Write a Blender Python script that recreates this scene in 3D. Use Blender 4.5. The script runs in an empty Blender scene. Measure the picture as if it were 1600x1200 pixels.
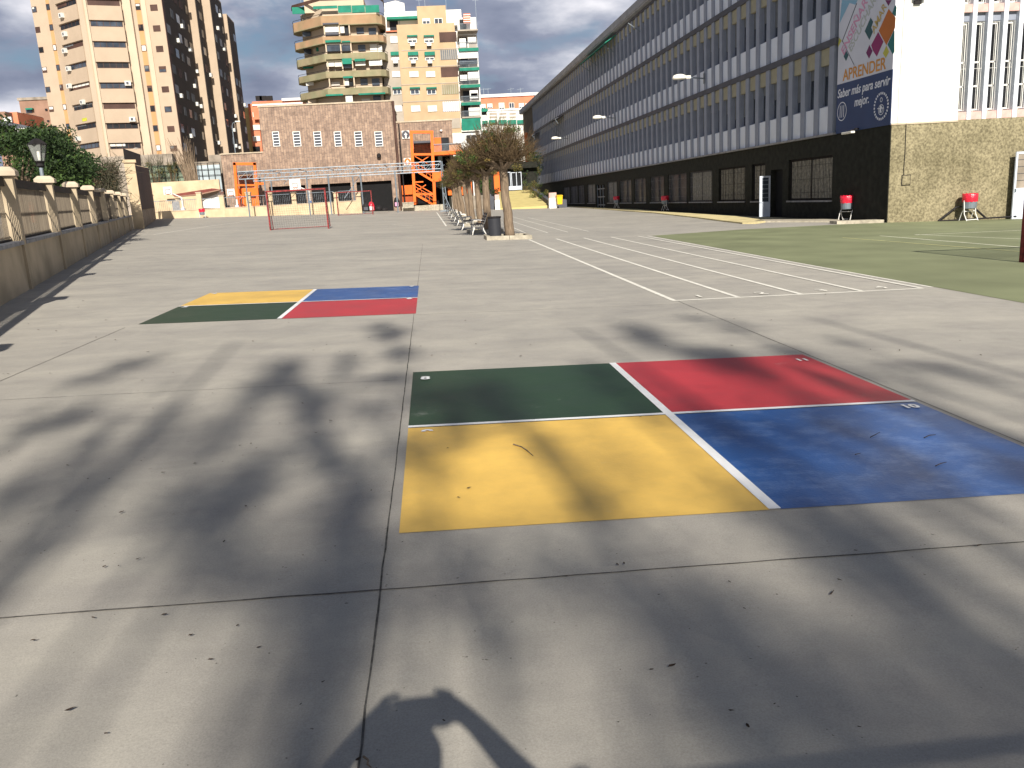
import bpy, math, random
from mathutils import Vector, Matrix
random.seed(7)
C = bpy.context.scene.collection
PI = math.pi
# ------------------------------------------------------------------ camera
FPX, PITCH, ROLL, YAW = 1276.45, math.radians(12.6886), math.radians(3.2579), math.radians(4.9777)
SX, SY = -0.02926, 0.00735            # fall of the playground towards the right, rise away from the camera
EYE = 1.6
fw = Vector((math.sin(YAW)*math.cos(PITCH), math.cos(YAW)*math.cos(PITCH), -math.sin(PITCH)))
rt0 = Vector((math.cos(YAW), -math.sin(YAW), 0)); dn0 = fw.cross(rt0)
rt = math.cos(ROLL)*rt0 + math.sin(ROLL)*dn0
dn = -math.sin(ROLL)*rt0 + math.cos(ROLL)*dn0
cam = bpy.data.cameras.new('camera'); camo = bpy.data.objects.new('camera', cam); C.objects.link(camo)
cam.sensor_fit = 'HORIZONTAL'; cam.sensor_width = 36; cam.lens = 36*FPX/1600; cam.clip_end = 4000; cam.clip_start = 0.02
m = Matrix.Identity(4)
for i in range(3):
    m[i][0] = rt[i]; m[i][1] = -dn[i]; m[i][2] = -fw[i]
m[0][3], m[1][3], m[2][3] = 0, 0, EYE
camo.matrix_world = m
bpy.context.scene.camera = camo
# ------------------------------------------------------------------ light
SUN_AZ, SUN_EL = math.radians(-2.6), math.radians(34)
sd = Vector((math.sin(SUN_AZ)*math.cos(SUN_EL), math.cos(SUN_AZ)*math.cos(SUN_EL), -math.sin(SUN_EL)))
sl = bpy.data.lights.new('sun', 'SUN'); sl.energy = 5.0; sl.angle = math.radians(0.53); sl.color = (1, .93, .82)
so = bpy.data.objects.new('sun', sl); C.objects.link(so); so.rotation_euler = sd.to_track_quat('-Z', 'Y').to_euler()
so.location = (0, -30, 40)
sc = bpy.context.scene
sc.view_settings.view_transform = 'Standard'; sc.view_settings.look = 'None'; sc.view_settings.gamma = 1
sc.view_settings.exposure = 0.5
w = bpy.data.worlds.new("World"); sc.world = w; w.use_nodes = True
nt = w.node_tree; nt.nodes.clear(); N = nt.nodes.new; L = nt.links.new
out = N('ShaderNodeOutputWorld'); sky = N('ShaderNodeTexSky'); sky.sky_type = 'NISHITA'; sky.sun_disc = False
sky.sun_elevation = SUN_EL; sky.sun_rotation = PI + SUN_AZ; sky.air_density = 1.0; sky.dust_density = 2.0; sky.altitude = 600
bg = N('ShaderNodeBackground'); bg.inputs[1].default_value = 0.05; L(sky.outputs[0], bg.inputs[0])
tc = N('ShaderNodeTexCoord'); mp = N('ShaderNodeMapping'); mp.inputs['Scale'].default_value = (1, 1, 2.3); mp.inputs['Location'].default_value = (3.3, 1.2, .4)
L(tc.outputs['Generated'], mp.inputs[0])
n1 = N('ShaderNodeTexNoise'); n1.inputs['Scale'].default_value = 4.6; n1.inputs['Detail'].default_value = 9; n1.inputs['Roughness'].default_value = .56; n1.inputs['Distortion'].default_value = .25
L(mp.outputs[0], n1.inputs[0])
r1 = N('ShaderNodeValToRGB'); r1.color_ramp.elements[0].position = .37; r1.color_ramp.elements[1].position = .47; L(n1.outputs[0], r1.inputs[0])
mp2 = N('ShaderNodeMapping'); mp2.inputs['Scale'].default_value = (1, 1, 2.6); mp2.inputs['Location'].default_value = (7.1, .2, 2.43)
L(tc.outputs['Generated'], mp2.inputs[0])
n2 = N('ShaderNodeTexNoise'); n2.inputs['Scale'].default_value = 6.0; n2.inputs['Detail'].default_value = 8; n2.inputs['Roughness'].default_value = .5; L(mp2.outputs[0], n2.inputs[0])
r2 = N('ShaderNodeValToRGB'); e = r2.color_ramp.elements
e[0].position = .36; e[0].color = (.17, .195, .275, 1); e[1].position = .64; e[1].color = (.74, .73, .77, 1)
x_ = e.new(.47); x_.color = (.25, .275, .36, 1); x_ = e.new(.54); x_.color = (.42, .44, .51, 1)
L(n2.outputs[0], r2.inputs[0])
bg2 = N('ShaderNodeBackground'); bg2.inputs[1].default_value = .92; L(r2.outputs[0], bg2.inputs[0])
sp = N('ShaderNodeSeparateXYZ'); L(tc.outputs['Generated'], sp.inputs[0])
mr = N('ShaderNodeMapRange'); mr.inputs[1].default_value = .26; mr.inputs[2].default_value = .42; mr.inputs[3].default_value = 1; mr.inputs[4].default_value = .04
L(sp.outputs[2], mr.inputs[0])
mm = N('ShaderNodeMath'); mm.operation = 'MULTIPLY'; L(r1.outputs[0], mm.inputs[0]); L(mr.outputs[0], mm.inputs[1])
mx = N('ShaderNodeMixShader'); L(mm.outputs[0], mx.inputs[0]); L(bg.outputs[0], mx.inputs[1]); L(bg2.outputs[0], mx.inputs[2]); L(mx.outputs[0], out.inputs[0])

# ------------------------------------------------------------------ helpers
def ray(px, py):
    return (rt*((px-800)/FPX) + dn*((py-600)/FPX) + fw)
def at(px, py, Y):                     # point seen at a pixel on the upright plane Y metres ahead
    d = ray(px, py); return d*(Y/d.y) + Vector((0, 0, EYE))
def gz(x, y): return SX*x + SY*y
def gp(px, py, dz=0):                  # point of the ground seen at a pixel
    d = ray(px, py); t = (EYE-dz)/(SX*d.x + SY*d.y - d.z); return d*t + Vector((0, 0, EYE))
def rc(x0, y0, x1, y1, Y):             # pixel rectangle -> X0, X1, Z0, Z1 on the plane Y
    cx, cy = (x0+x1)/2, (y0+y1)/2
    return at(x0, cy, Y).x, at(x1, cy, Y).x, at(cx, y1, Y).z, at(cx, y0, Y).z

def tag(o, label=None, cat=None, group=None, kind=None):
    if label: o['label'] = label
    if cat: o['category'] = cat
    if group: o['group'] = group
    if kind: o['kind'] = kind
    return o
def empty(name, loc=(0, 0, 0), rz=0, label=None, cat=None, group=None):
    o = bpy.data.objects.new(name, None); C.objects.link(o); o.location = loc; o.rotation_euler = (0, 0, rz)
    o.empty_display_size = .2
    return tag(o, label, cat, group)
def copy_tree(o, parent=None):
    c = o.copy(); C.objects.link(c); c.parent = parent
    for ch in list(o.children): copy_tree(ch, c)
    return c

class MB:
    def __init__(s): s.v = []; s.f = []
    def add(s, vs, fs):
        b = len(s.v); s.v += [tuple(p) for p in vs]; s.f += [tuple(b+i for i in f) for f in fs]; return s
    def box(s, x0, y0, z0, x1, y1, z1, M=None):
        P = [Vector(p) for p in ((x0,y0,z0),(x1,y0,z0),(x1,y1,z0),(x0,y1,z0),(x0,y0,z1),(x1,y0,z1),(x1,y1,z1),(x0,y1,z1))]
        if M: P = [M @ p for p in P]
        return s.add(P, [(0,3,2,1),(4,5,6,7),(0,1,5,4),(1,2,6,5),(2,3,7,6),(3,0,4,7)])
    def prism(s, poly, z0, z1):        # plan polygon; z may be numbers or functions of (x, y)
        f0 = z0 if callable(z0) else (lambda x, y: z0); f1 = z1 if callable(z1) else (lambda x, y: z1)
        n = len(poly); P = [(x, y, f0(x, y)) for x, y in poly] + [(x, y, f1(x, y)) for x, y in poly]
        ar = sum(poly[i][0]*poly[(i+1) % n][1]-poly[(i+1) % n][0]*poly[i][1] for i in range(n))
        F = [tuple(range(n))[::-1], tuple(range(n, 2*n))] + [(i, (i+1) % n, n+(i+1) % n, n+i) for i in range(n)]
        if ar < 0: F = [f[::-1] for f in F]
        return s.add(P, F)
    def ext(s, pts, off):              # any flat polygon in space given a thickness vector
        n = len(pts); off = Vector(off); P = [Vector(p) for p in pts]; Q = [p+off for p in P]
        F = [tuple(range(n))[::-1], tuple(range(n, 2*n))] + [(i, (i+1) % n, n+(i+1) % n, n+i) for i in range(n)]
        return s.add(P+Q, F)
    def tube(s, p, q, r, n=8, r2=None, cap=True):
        return s.path([p, q], [r, r if r2 is None else r2], n, cap)
    def path(s, pts, rs, n=8, cap=True):
        pts = [Vector(p) for p in pts]
        if not isinstance(rs, (list, tuple)): rs = [rs]*len(pts)
        b = len(s.v); ref = None
        for i, p in enumerate(pts):
            t = (pts[min(i+1, len(pts)-1)] - pts[max(i-1, 0)]).normalized()
            if ref is None:
                ref = Vector((0, 0, 1)) if abs(t.z) < .9 else Vector((1, 0, 0))
            a = (ref - t*ref.dot(t)).normalized(); ref = a; c = t.cross(a)
            for k in range(n):
                th = 2*PI*(k+.5)/n; s.v.append(tuple(p + a*math.cos(th)*rs[i] + c*math.sin(th)*rs[i]))
        for i in range(len(pts)-1):
            for k in range(n):
                k2 = (k+1) % n; s.f.append((b+i*n+k, b+i*n+k2, b+(i+1)*n+k2, b+(i+1)*n+k))
        if cap:
            s.f.append(tuple(b+k for k in range(n))[::-1]); s.f.append(tuple(b+(len(pts)-1)*n+k for k in range(n)))
        return s
    def lathe(s, c, prof, n=16):
        b = len(s.v); c = Vector(c)
        for r, z in prof:
            for k in range(n):
                th = 2*PI*k/n; s.v.append((c.x+r*math.cos(th), c.y+r*math.sin(th), c.z+z))
        for i in range(len(prof)-1):
            for k in range(n):
                k2 = (k+1) % n; s.f.append((b+i*n+k, b+i*n+k2, b+(i+1)*n+k2, b+(i+1)*n+k))
        s.f.append(tuple(b+k for k in range(n))[::-1]); s.f.append(tuple(b+(len(prof)-1)*n+k for k in range(n)))
        return s
    def build(s, name, mat, parent=None, smooth=False, bevel=0):
        me = bpy.data.meshes.new(name); me.from_pydata(s.v, [], s.f); me.validate(); me.update()
        if smooth:
            for p in me.polygons: p.use_smooth = True
        me.materials.append(mat)
        o = bpy.data.objects.new(name, me); C.objects.link(o); o.parent = parent
        if bevel:
            b = o.modifiers.new('bevel', 'BEVEL'); b.width = bevel; b.segments = 2; b.limit_method = 'ANGLE'
        return o

def mat(name, col, rough=.8, var=.18, scale=2.0, bump=0.0, bscale=40, spec=.3, col2=None, detail=5, metal=0, dirt=0, streak=False):
    m = bpy.data.materials.new(name); m.use_nodes = True; nt = m.node_tree; N = nt.nodes.new; L = nt.links.new
    b = nt.nodes['Principled BSDF']; b.inputs['Roughness'].default_value = rough; b.inputs['Metallic'].default_value = metal
    b.inputs['Specular IOR Level'].default_value = spec
    tc = N('ShaderNodeTexCoord'); mp = N('ShaderNodeMapping'); L(tc.outputs['Object'], mp.inputs[0])
    if streak: mp.inputs['Scale'].default_value = (3, 3, .35)
    n = N('ShaderNodeTexNoise'); n.inputs['Scale'].default_value = scale; n.inputs['Detail'].default_value = detail; L(mp.outputs[0], n.inputs[0])
    r = N('ShaderNodeValToRGB'); r.color_ramp.elements[0].position = .32; r.color_ramp.elements[1].position = .68
    c2 = col2 or tuple(c*(1-2*var) for c in col)
    c1 = col if col2 else tuple(min(1, c*(1+var)) for c in col)
    r.color_ramp.elements[0].color = (*c2, 1); r.color_ramp.elements[1].color = (*c1, 1)
    L(n.outputs[0], r.inputs[0]); last = r.outputs[0]
    if dirt:
        n3 = N('ShaderNodeTexNoise'); n3.inputs['Scale'].default_value = .7; n3.inputs['Detail'].default_value = 8; L(mp.outputs[0], n3.inputs[0])
        r3 = N('ShaderNodeValToRGB'); r3.color_ramp.elements[0].position = .35; r3.color_ramp.elements[1].position = .6
        r3.color_ramp.elements[0].color = (1-dirt, 1-dirt, 1-dirt*1.1, 1); r3.color_ramp.elements[1].color = (1, 1, 1, 1); L(n3.outputs[0], r3.inputs[0])
        mx = N('ShaderNodeMix'); mx.data_type = 'RGBA'; mx.blend_type = 'MULTIPLY'; mx.inputs[0].default_value = 1
        L(last, mx.inputs[6]); L(r3.outputs[0], mx.inputs[7]); last = mx.outputs[2]
    L(last, b.inputs['Base Color'])
    if bump:
        n2 = N('ShaderNodeTexNoise'); n2.inputs['Scale'].default_value = bscale; n2.inputs['Detail'].default_value = 6; L(tc.outputs['Object'], n2.inputs[0])
        bp = N('ShaderNodeBump'); bp.inputs['Strength'].default_value = bump; bp.inputs['Distance'].default_value = .02; L(n2.outputs[0], bp.inputs['Height']); L(bp.outputs[0], b.inputs['Normal'])
    return m
def glass_mat(name, col, rough=.12):
    m = mat(name, col, rough, .3, .6, spec=.6); return m

def concrete_mat():
    m = bpy.data.materials.new('concrete'); m.use_nodes = True; nt = m.node_tree; N = nt.nodes.new; L = nt.links.new
    b = nt.nodes['Principled BSDF']; b.inputs['Specular IOR Level'].default_value = .35
    tc = N('ShaderNodeTexCoord')
    def noise(scale, det, rough=.5, mp=None, dist=0):
        n = N('ShaderNodeTexNoise'); n.inputs['Scale'].default_value = scale; n.inputs['Detail'].default_value = det; n.inputs['Roughness'].default_value = rough; n.inputs['Distortion'].default_value = dist
        if mp: q = N('ShaderNodeMapping'); q.inputs['Scale'].default_value = mp; L(tc.outputs['Object'], q.inputs[0]); L(q.outputs[0], n.inputs[0])
        else: L(tc.outputs['Object'], n.inputs[0])
        return n
    def ramp(n, p0, c0, p1, c1):
        r = N('ShaderNodeValToRGB'); r.color_ramp.elements[0].position = p0; r.color_ramp.elements[1].position = p1
        r.color_ramp.elements[0].color = (*c0, 1); r.color_ramp.elements[1].color = (*c1, 1); L(n.outputs[0], r.inputs[0]); return r
    def mul(a, c, f=1, mode='MULTIPLY'):
        x = N('ShaderNodeMix'); x.data_type = 'RGBA'; x.blend_type = mode; x.inputs[0].default_value = f; L(a, x.inputs[6]); L(c, x.inputs[7]); return x.outputs[2]
    base = ramp(noise(.22, 4), .35, (.355, .336, .298), .65, (.41, .386, .338)).outputs[0]
    smear = ramp(noise(.9, 7, .55, (.6, 1.5, 1), .4), .3, (.84, .84, .86), .66, (1.04, 1.04, 1.03)).outputs[0]
    blot = ramp(noise(1.7, 9, .68, None, .6), .32, (.89, .89, .90), .66, (1.06, 1.06, 1.05)).outputs[0]
    grain = ramp(noise(140, 3, .7), .3, (.82, .82, .82), .62, (1.05, 1.05, 1.05)).outputs[0]
    pits = ramp(noise(38, 2, .5), .215, (.35, .34, .33), .26, (1, 1, 1)).outputs[0]
    scr = ramp(noise(3.0, 9, .7, (.4, 2.0, 1), 1.2), .3, (1, 1, 1), .8, (1.08, 1.08, 1.09)).outputs[0]
    c = mul(base, smear); c = mul(c, blot); c = mul(c, grain); c = mul(c, pits); c = mul(c, scr)
    L(c, b.inputs['Base Color'])
    rr = ramp(noise(5, 5), .3, (.55,)*3, .7, (.78,)*3); L(rr.outputs[0], b.inputs['Roughness'])
    nb = noise(90, 5, .7); bp = N('ShaderNodeBump'); bp.inputs['Strength'].default_value = .25; bp.inputs['Distance'].default_value = .006
    L(nb.outputs[0], bp.inputs['Height']); L(bp.outputs[0], b.inputs['Normal'])
    return m
def paint_mat(name, col, rough=.5, wear=.18, dust=(.62, .35, (.45, .45, .42))):   # floor paint rolled on concrete
    m = bpy.data.materials.new(name); m.use_nodes = True; nt = m.node_tree; N = nt.nodes.new; L = nt.links.new
    b = nt.nodes['Principled BSDF']; b.inputs['Specular IOR Level'].default_value = .45
    tc = N('ShaderNodeTexCoord')
    n = N('ShaderNodeTexNoise'); n.inputs['Scale'].default_value = 1.6; n.inputs['Detail'].default_value = 8; n.inputs['Roughness'].default_value = .65; L(tc.outputs['Object'], n.inputs[0])
    r = N('ShaderNodeValToRGB'); r.color_ramp.elements[0].position = .3; r.color_ramp.elements[1].position = .72
    r.color_ramp.elements[0].color = (*[c*(1-wear) for c in col], 1); r.color_ramp.elements[1].color = (*[min(1, c*(1+wear)) for c in col], 1); L(n.outputs[0], r.inputs[0])
    g = N('ShaderNodeTexNoise'); g.inputs['Scale'].default_value = 60; g.inputs['Detail'].default_value = 4; L(tc.outputs['Object'], g.inputs[0])
    q = N('ShaderNodeMapping'); q.inputs['Scale'].default_value = (.9, 1.3, 1); L(tc.outputs['Object'], q.inputs[0])
    s = N('ShaderNodeTexNoise'); s.inputs['Scale'].default_value = 4; s.inputs['Detail'].default_value = 10; s.inputs['Roughness'].default_value = .75; L(q.outputs[0], s.inputs[0])
    rs = N('ShaderNodeValToRGB'); rs.color_ramp.elements[0].position = dust[0]; rs.color_ramp.elements[1].position = dust[0]+.18
    rs.color_ramp.elements[0].color = (0, 0, 0, 1); rs.color_ramp.elements[1].color = (dust[1],)*3+(1,); L(s.outputs[0], rs.inputs[0])
    mx = N('ShaderNodeMix'); mx.data_type = 'RGBA'; L(rs.outputs[0], mx.inputs[0]); L(r.outputs[0], mx.inputs[6]); mx.inputs[7].default_value = (*dust[2], 1)
    L(mx.outputs[2], b.inputs['Base Color'])
    rr = N('ShaderNodeMapRange'); rr.inputs[3].default_value = rough-.12; rr.inputs[4].default_value = rough+.15; L(n.outputs[0], rr.inputs[0]); L(rr.outputs[0], b.inputs['Roughness'])
    bp = N('ShaderNodeBump'); bp.inputs['Strength'].default_value = .35; bp.inputs['Distance'].default_value = .004; L(g.outputs[0], bp.inputs['Height']); L(bp.outputs[0], b.inputs['Normal'])
    return m
def brick_mat(name, a, c, mortar, sx, sz, axis='XZ'):
    m = bpy.data.materials.new(name); m.use_nodes = True; nt = m.node_tree; N = nt.nodes.new; L = nt.links.new
    b = nt.nodes['Principled BSDF']; b.inputs['Roughness'].default_value = .85
    tc = N('ShaderNodeTexCoord'); s = N('ShaderNodeSeparateXYZ'); cb = N('ShaderNodeCombineXYZ'); L(tc.outputs['Object'], s.inputs[0])
    ad = N('ShaderNodeMath'); ad.operation = 'ADD'; L(s.outputs[0], ad.inputs[0]); L(s.outputs[1], ad.inputs[1])
    L(s.outputs[2], cb.inputs[0]); L(ad.outputs[0], cb.inputs[1])
    t = N('ShaderNodeTexBrick'); t.inputs['Scale'].default_value = 1; t.inputs['Brick Width'].default_value = sz; t.inputs['Row Height'].default_value = sx
    t.inputs['Mortar Size'].default_value = .03; t.inputs['Mortar Smooth'].default_value = .3
    t.inputs['Color1'].default_value = (*a, 1); t.inputs['Color2'].default_value = (*c, 1); t.inputs['Mortar'].default_value = (*mortar, 1); t.inputs['Bias'].default_value = -.1
    L(cb.outputs[0], t.inputs[0])
    n = N('ShaderNodeTexNoise'); n.inputs['Scale'].default_value = 1.3; n.inputs['Detail'].default_value = 10; n.inputs['Roughness'].default_value = .8; L(tc.outputs['Object'], n.inputs[0])
    r = N('ShaderNodeValToRGB'); r.color_ramp.elements[0].position = .33; r.color_ramp.elements[1].position = .6
    r.color_ramp.elements[0].color = (.50, .48, .50, 1); r.color_ramp.elements[1].color = (1.15, 1.15, 1.15, 1); L(n.outputs[0], r.inputs[0])
    mx = N('ShaderNodeMix'); mx.data_type = 'RGBA'; mx.blend_type = 'MULTIPLY'; mx.inputs[0].default_value = 1; L(t.outputs[0], mx.inputs[6]); L(r.outputs[0], mx.inputs[7])
    L(mx.outputs[2], b.inputs['Base Color']); return m

M = {}
M['concrete'] = concrete_mat()
M['joint'] = mat('joint', (.10, .095, .088), .95, .3, 20)
M['p_yellow'] = paint_mat('paint_yellow', (.70, .45, .10)); M['p_red'] = paint_mat('paint_red', (.42, .035, .045))
M['p_green'] = paint_mat('paint_green', (.018, .046, .020)); M['p_blue'] = paint_mat('paint_blue', (.013, .075, .26), .42, .2, (.48, .30, (.22, .32, .55)))
M['p_white'] = paint_mat('paint_white', (.74, .75, .76)); M['p_line'] = mat('worn_line', (.80, .78, .70), .8, .1, 6, col2=(.64, .62, .56))
M['p_lineg'] = mat('worn_line_court', (.72, .72, .58), .8, .1, 6, col2=(.52, .53, .40)); M['p_liney'] = mat('worn_yellow_line', (.58, .56, .26), .8, .1, 6, col2=(.42, .42, .22))
M['court'] = mat('green_court', (.205, .225, .125), .85, .1, .5, .15, 60, dirt=.10)
M['cream'] = mat('cream_render', (.60, .47, .31), .9, .06, 1.5, .2, 60, dirt=.13)
M['fence_cream'] = mat('boundary_render', (.50, .41, .29), .9, .08, 1.5, .3, 50, dirt=.22)
M['cap'] = mat('cap_stone', (.54, .45, .34), .85, .08, 3, .2, 40, dirt=.12)
M['ledge'] = mat('ledge_stone', (.30, .30, .31), .8, .15, 4, .2, 40)
M['timber'] = mat('weathered_board', (.21, .175, .13), .9, .2, 3, .3, 30, streak=True, col2=(.11, .09, .07))
M['darkmetal'] = mat('dark_metal', (.020, .018, .019), .7, .2, 5, spec=.2)
M['white'] = mat('white_render', (.80, .79, .76), .9, .02, 1.5, .1, 60, dirt=.05)
M['panel'] = mat('white_panel', (.74, .79, .88), .6, .05, .5, dirt=.10)
M['fin'] = mat('grey_fin', (.27, .30, .37), .7, .06, 1)
M['band'] = mat('slate_band', (.085, .09, .11), .7, .1, 1)
M['wglass'] = glass_mat('window_glass', (.06, .075, .10))
M['wglass2'] = mat('window_glass_dark', (.02, .022, .026), .3, .3, .6, spec=.25)
M['blind'] = mat('blind_box', (.36, .335, .24), .8, .06, 2)
M['rollblind'] = mat('roller_blind', (.16, .17, .18), .8, .1, 2)
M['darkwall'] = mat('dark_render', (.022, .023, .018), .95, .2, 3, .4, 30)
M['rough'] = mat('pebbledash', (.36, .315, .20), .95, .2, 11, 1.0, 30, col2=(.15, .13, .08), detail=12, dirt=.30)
M['roof'] = mat('roof_edge', (.30, .31, .33), .6, .1, 1)
M['brick'] = brick_mat('brown_brick', (.37, .262, .19), (.25, .175, .132), (.19, .145, .12), .34, .85)
M['orange'] = mat('orange_paint', (.86, .17, .022), .5, .05, 1, dirt=.12)
M['orange_dk'] = mat('orange_brown', (.42, .085, .022), .6, .1, 1)
M['red'] = mat('red_paint', (.24, .03, .03), .6, .3, 8)
M['steel'] = mat('galvanised', (.22, .26, .30), .5, .1, 3, metal=.3)
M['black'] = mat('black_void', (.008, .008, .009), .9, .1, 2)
M['ramp'] = mat('yellow_concrete', (.56, .47, .20), .9, .06, 1, .2, 40)
M['kerb'] = mat('kerb_yellow', (.70, .60, .33), .9, .12, 2, .2, 40, dirt=.2)
M['stone'] = mat('pale_kerb_stone', (.44, .40, .32), .9, .15, 5, .3, 40, dirt=.2)
M['bark'] = mat('bark', (.26, .195, .135), .95, .2, 7, .8, 18, col2=(.13, .095, .065), streak=True)
M['twig'] = mat('twig', (.115, .078, .042), .9, .3, 9)
M['leaf_ol'] = mat('leaf_olive', (.17, .14, .04), .7, .35, 3); M['leaf_br'] = mat('leaf_brown', (.20, .12, .035), .7, .35, 3)
M['leaf_dk'] = mat('leaf_dark', (.022, .045, .012), .7, .3, 2); M['leaf_md'] = mat('leaf_mid', (.055, .10, .022), .7, .3, 2)
M['ivy'] = mat('dry_creeper', (.09, .085, .055), .9, .3, 3)
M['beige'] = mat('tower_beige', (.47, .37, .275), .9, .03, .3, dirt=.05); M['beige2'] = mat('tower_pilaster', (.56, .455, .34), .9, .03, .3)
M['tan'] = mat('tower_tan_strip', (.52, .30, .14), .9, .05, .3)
M['tshade'] = mat('tower_side_shade', (.075, .062, .052), .9, .05, .3)  # beige tower's side wall, darkened to stand for its shade
M['shutter_br'] = mat('brown_shutter', (.085, .045, .035), .7, .2, .4); M['shutter_w'] = mat('white_shutter', (.72, .70, .64), .8, .04, .5)
M['awning'] = mat('green_awning', (.012, .20, .135), .7, .12, 1); M['acwhite'] = mat('ac_white', (.66, .66, .62), .6, .05, 2)
M['olive'] = mat('balcony_olive', (.33, .27, .17), .9, .1, .5, dirt=.2, col2=(.25, .25, .15)); M['balc_br'] = mat('balcony_brown', (.42, .26, .155), .9, .08, .5, dirt=.15, col2=(.33, .24, .14))
M['ochre'] = mat('ochre_brick', (.52, .375, .23), .9, .05, .4, dirt=.08); M['grey_r'] = mat('grey_render', (.42, .37, .31), .9, .05, .4, dirt=.1)
M['redbr'] = mat('red_brick', (.66, .23, .13), .9, .08, .4, dirt=.1); M['yelr'] = mat('yellow_render', (.72, .64, .30), .9, .05, .5)
M['endwall'] = mat('end_render', (.13, .11, .075), .9, .1, 1, dirt=.2)
M['farbr'] = mat('far_brown', (.33, .20, .145), .9, .08, .3, dirt=.15)
M['binred'] = mat('red_bag', (.72, .02, .05), .25, .15, 12, .6, 30, spec=.6); M['yel'] = mat('yellow_bin', (.78, .50, .02), .4, .05, 3)
M['pale'] = mat('pale_blue_metal', (.62, .68, .78), .4, .05, 2, dirt=.06)
M['navy'] = mat('banner_navy', (.03, .058, .15), .6, .04, 1); M['banner'] = mat('banner_white', (.62, .64, .72), .6, .03, 1)
M['b_txt'] = mat('banner_text', (.72, .74, .80), .6, .02, 1)
def flat(n, c): M[n] = mat(n, c, .6, .03, 2)
flat('b_orange', (.60, .27, .05)); flat('b_pink', (.62, .30, .46)); flat('b_grey', (.45, .48, .46)); flat('b_gold', (.50, .36, .12)); flat('b_teal', (.02, .17, .17)); flat('b_teal2', (.03, .10, .12))
flat('b_mag', (.26, .025, .13)); flat('b_plum', (.16, .02, .11)); flat('b_lime', (.50, .48, .08)); flat('b_rust', (.50, .15, .03)); flat('b_sky', (.22, .42, .58)); flat('b_line', (.05, .06, .08))
M['skin'] = mat('skin', (.45, .25, .17), .6, .06, 5); M['cloth'] = mat('dark_jacket', (.03, .04, .07), .9, .2, 6); M['hair'] = mat('hair', (.03, .02, .015), .7, .3, 20)
M['terrac'] = mat('red_roof', (.20, .055, .045), .8, .15, 2); M['clay'] = mat('dirt_wall', (.35, .30, .25), .9, .15, .8, dirt=.3)
M['fronton'] = mat('fronton_panel', (.075, .055, .062), .75, .15, .5, spec=.2, streak=True)
M['debris'] = mat('dead_leaf', (.05, .03, .018), .9, .3, 20)
M['netting'] = mat('net_cord', (.10, .09, .10), .9, .1, 3)
M['smoke'] = mat('dark_cladding', (.035, .037, .045), .5, .1, 1)
M['lampglass'] = mat('lamp_head', (.78, .76, .68), .35, .03, 3)
M['planks'] = mat('bench_plank', (.03, .03, .035), .6, .2, 5)
M['roadm'] = mat('asphalt', (.06, .06, .06), .9, .1, 2)
M['hillm'] = mat('far_ground', (.12, .13, .08), .95, .2, .02)
# ------------------------------------------------------------------ ground and markings
def gz(x, y): return SX*max(-45, min(45, x)) + SY*max(-30, min(125, y))
xs = [-3000, -45, -20, 0, 20, 45, 3000]; ys = [-3000, -30, 0, 30, 60, 90, 125, 3000]
g = MB(); g.v = [(x, y, gz(x, y)) for y in ys for x in xs]
nx = len(xs); g.f = [(j*nx+i, j*nx+i+1, (j+1)*nx+i+1, (j+1)*nx+i) for j in range(len(ys)-1) for i in range(nx-1)]
tag(g.build('ground', M['concrete']), kind='structure')
def sheet(name, pts, mt, dz, label=None, cat=None):
    g = MB(); g.add([(x, y, gz(x, y)+dz) for x, y in pts], [tuple(range(len(pts)))])
    n = g.f[0]; a = sum(pts[i][0]*pts[(i+1) % len(pts)][1]-pts[(i+1) % len(pts)][0]*pts[i][1] for i in range(len(pts)))
    if a < 0: g.f = [n[::-1]]
    return tag(g.build(name, mt), label, cat, kind='structure')
def lineq(mb, p, q, wd, dz, jit=0, seg=1):
    p, q = Vector(p[:2]), Vector(q[:2]); t = (q-p).normalized(); n = Vector((-t.y, t.x))
    off = [random.uniform(-jit, jit) for _ in range(seg+1)]
    for i in range(seg):
        a = p.lerp(q, i/seg)+n*off[i]; b = p.lerp(q, (i+1)/seg)+n*off[i+1]
        wa, wb = wd*(1+random.uniform(-.25, .25)*(jit > 0)), wd*(1+random.uniform(-.25, .25)*(jit > 0))
        P = [a-n*wa/2, b-n*wa/2, b+n*wb/2, a+n*wb/2]
        mb.add([(v.x, v.y, gz(v.x, v.y)+dz) for v in P], [(0, 1, 2, 3)])
# green court on the right
G = [(7.95, -6), (7.95, 10.4), (8.0, 15.9), (8.25, 30.6), (12.9, 33.4), (18.2, 35.25), (20.3, 35.45), (44.9, 35.6), (44.9, -6)]
sheet('green_court', G, M['court'], .004)
sheet('road', [(-60, 128), (60, 128), (60, 136), (-60, 136)], M['roadm'], .004)
# expansion joints
jt = MB()
JX = [-.325, -4.22, 3.60, -8.1]
lineq(jt, (-.325, -2), (-.325, 10), .008, .003, .003, 60); lineq(jt, (-.325, 10), (-.325, 30), .006, .003, .003, 30)
lineq(jt, (-4.2, 2), (-4.2, 11.4), .007, .003, .003, 30); lineq(jt, (3.60, 1), (3.60, 11.9), .007, .003, .003, 40)
lineq(jt, (-8, 3.12), (8, 3.30), .009, .003, .003, 90)
lineq(jt, (-6.5, 7.2), (-.4, 7.3), .005, .003, .004, 30); lineq(jt, (-.3, 11.55), (3.6, 11.6), .006, .003, .004, 20)
lineq(jt, (-8.5, 11.72+3.9), (7.9, 15.6), .005, .003, .004, 40); lineq(jt, (-9, 27.2), (7.9, 27.2), .012, .003, .004, 20)
tag(jt.build('floor_joint', M['joint']), kind='structure')
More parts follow.
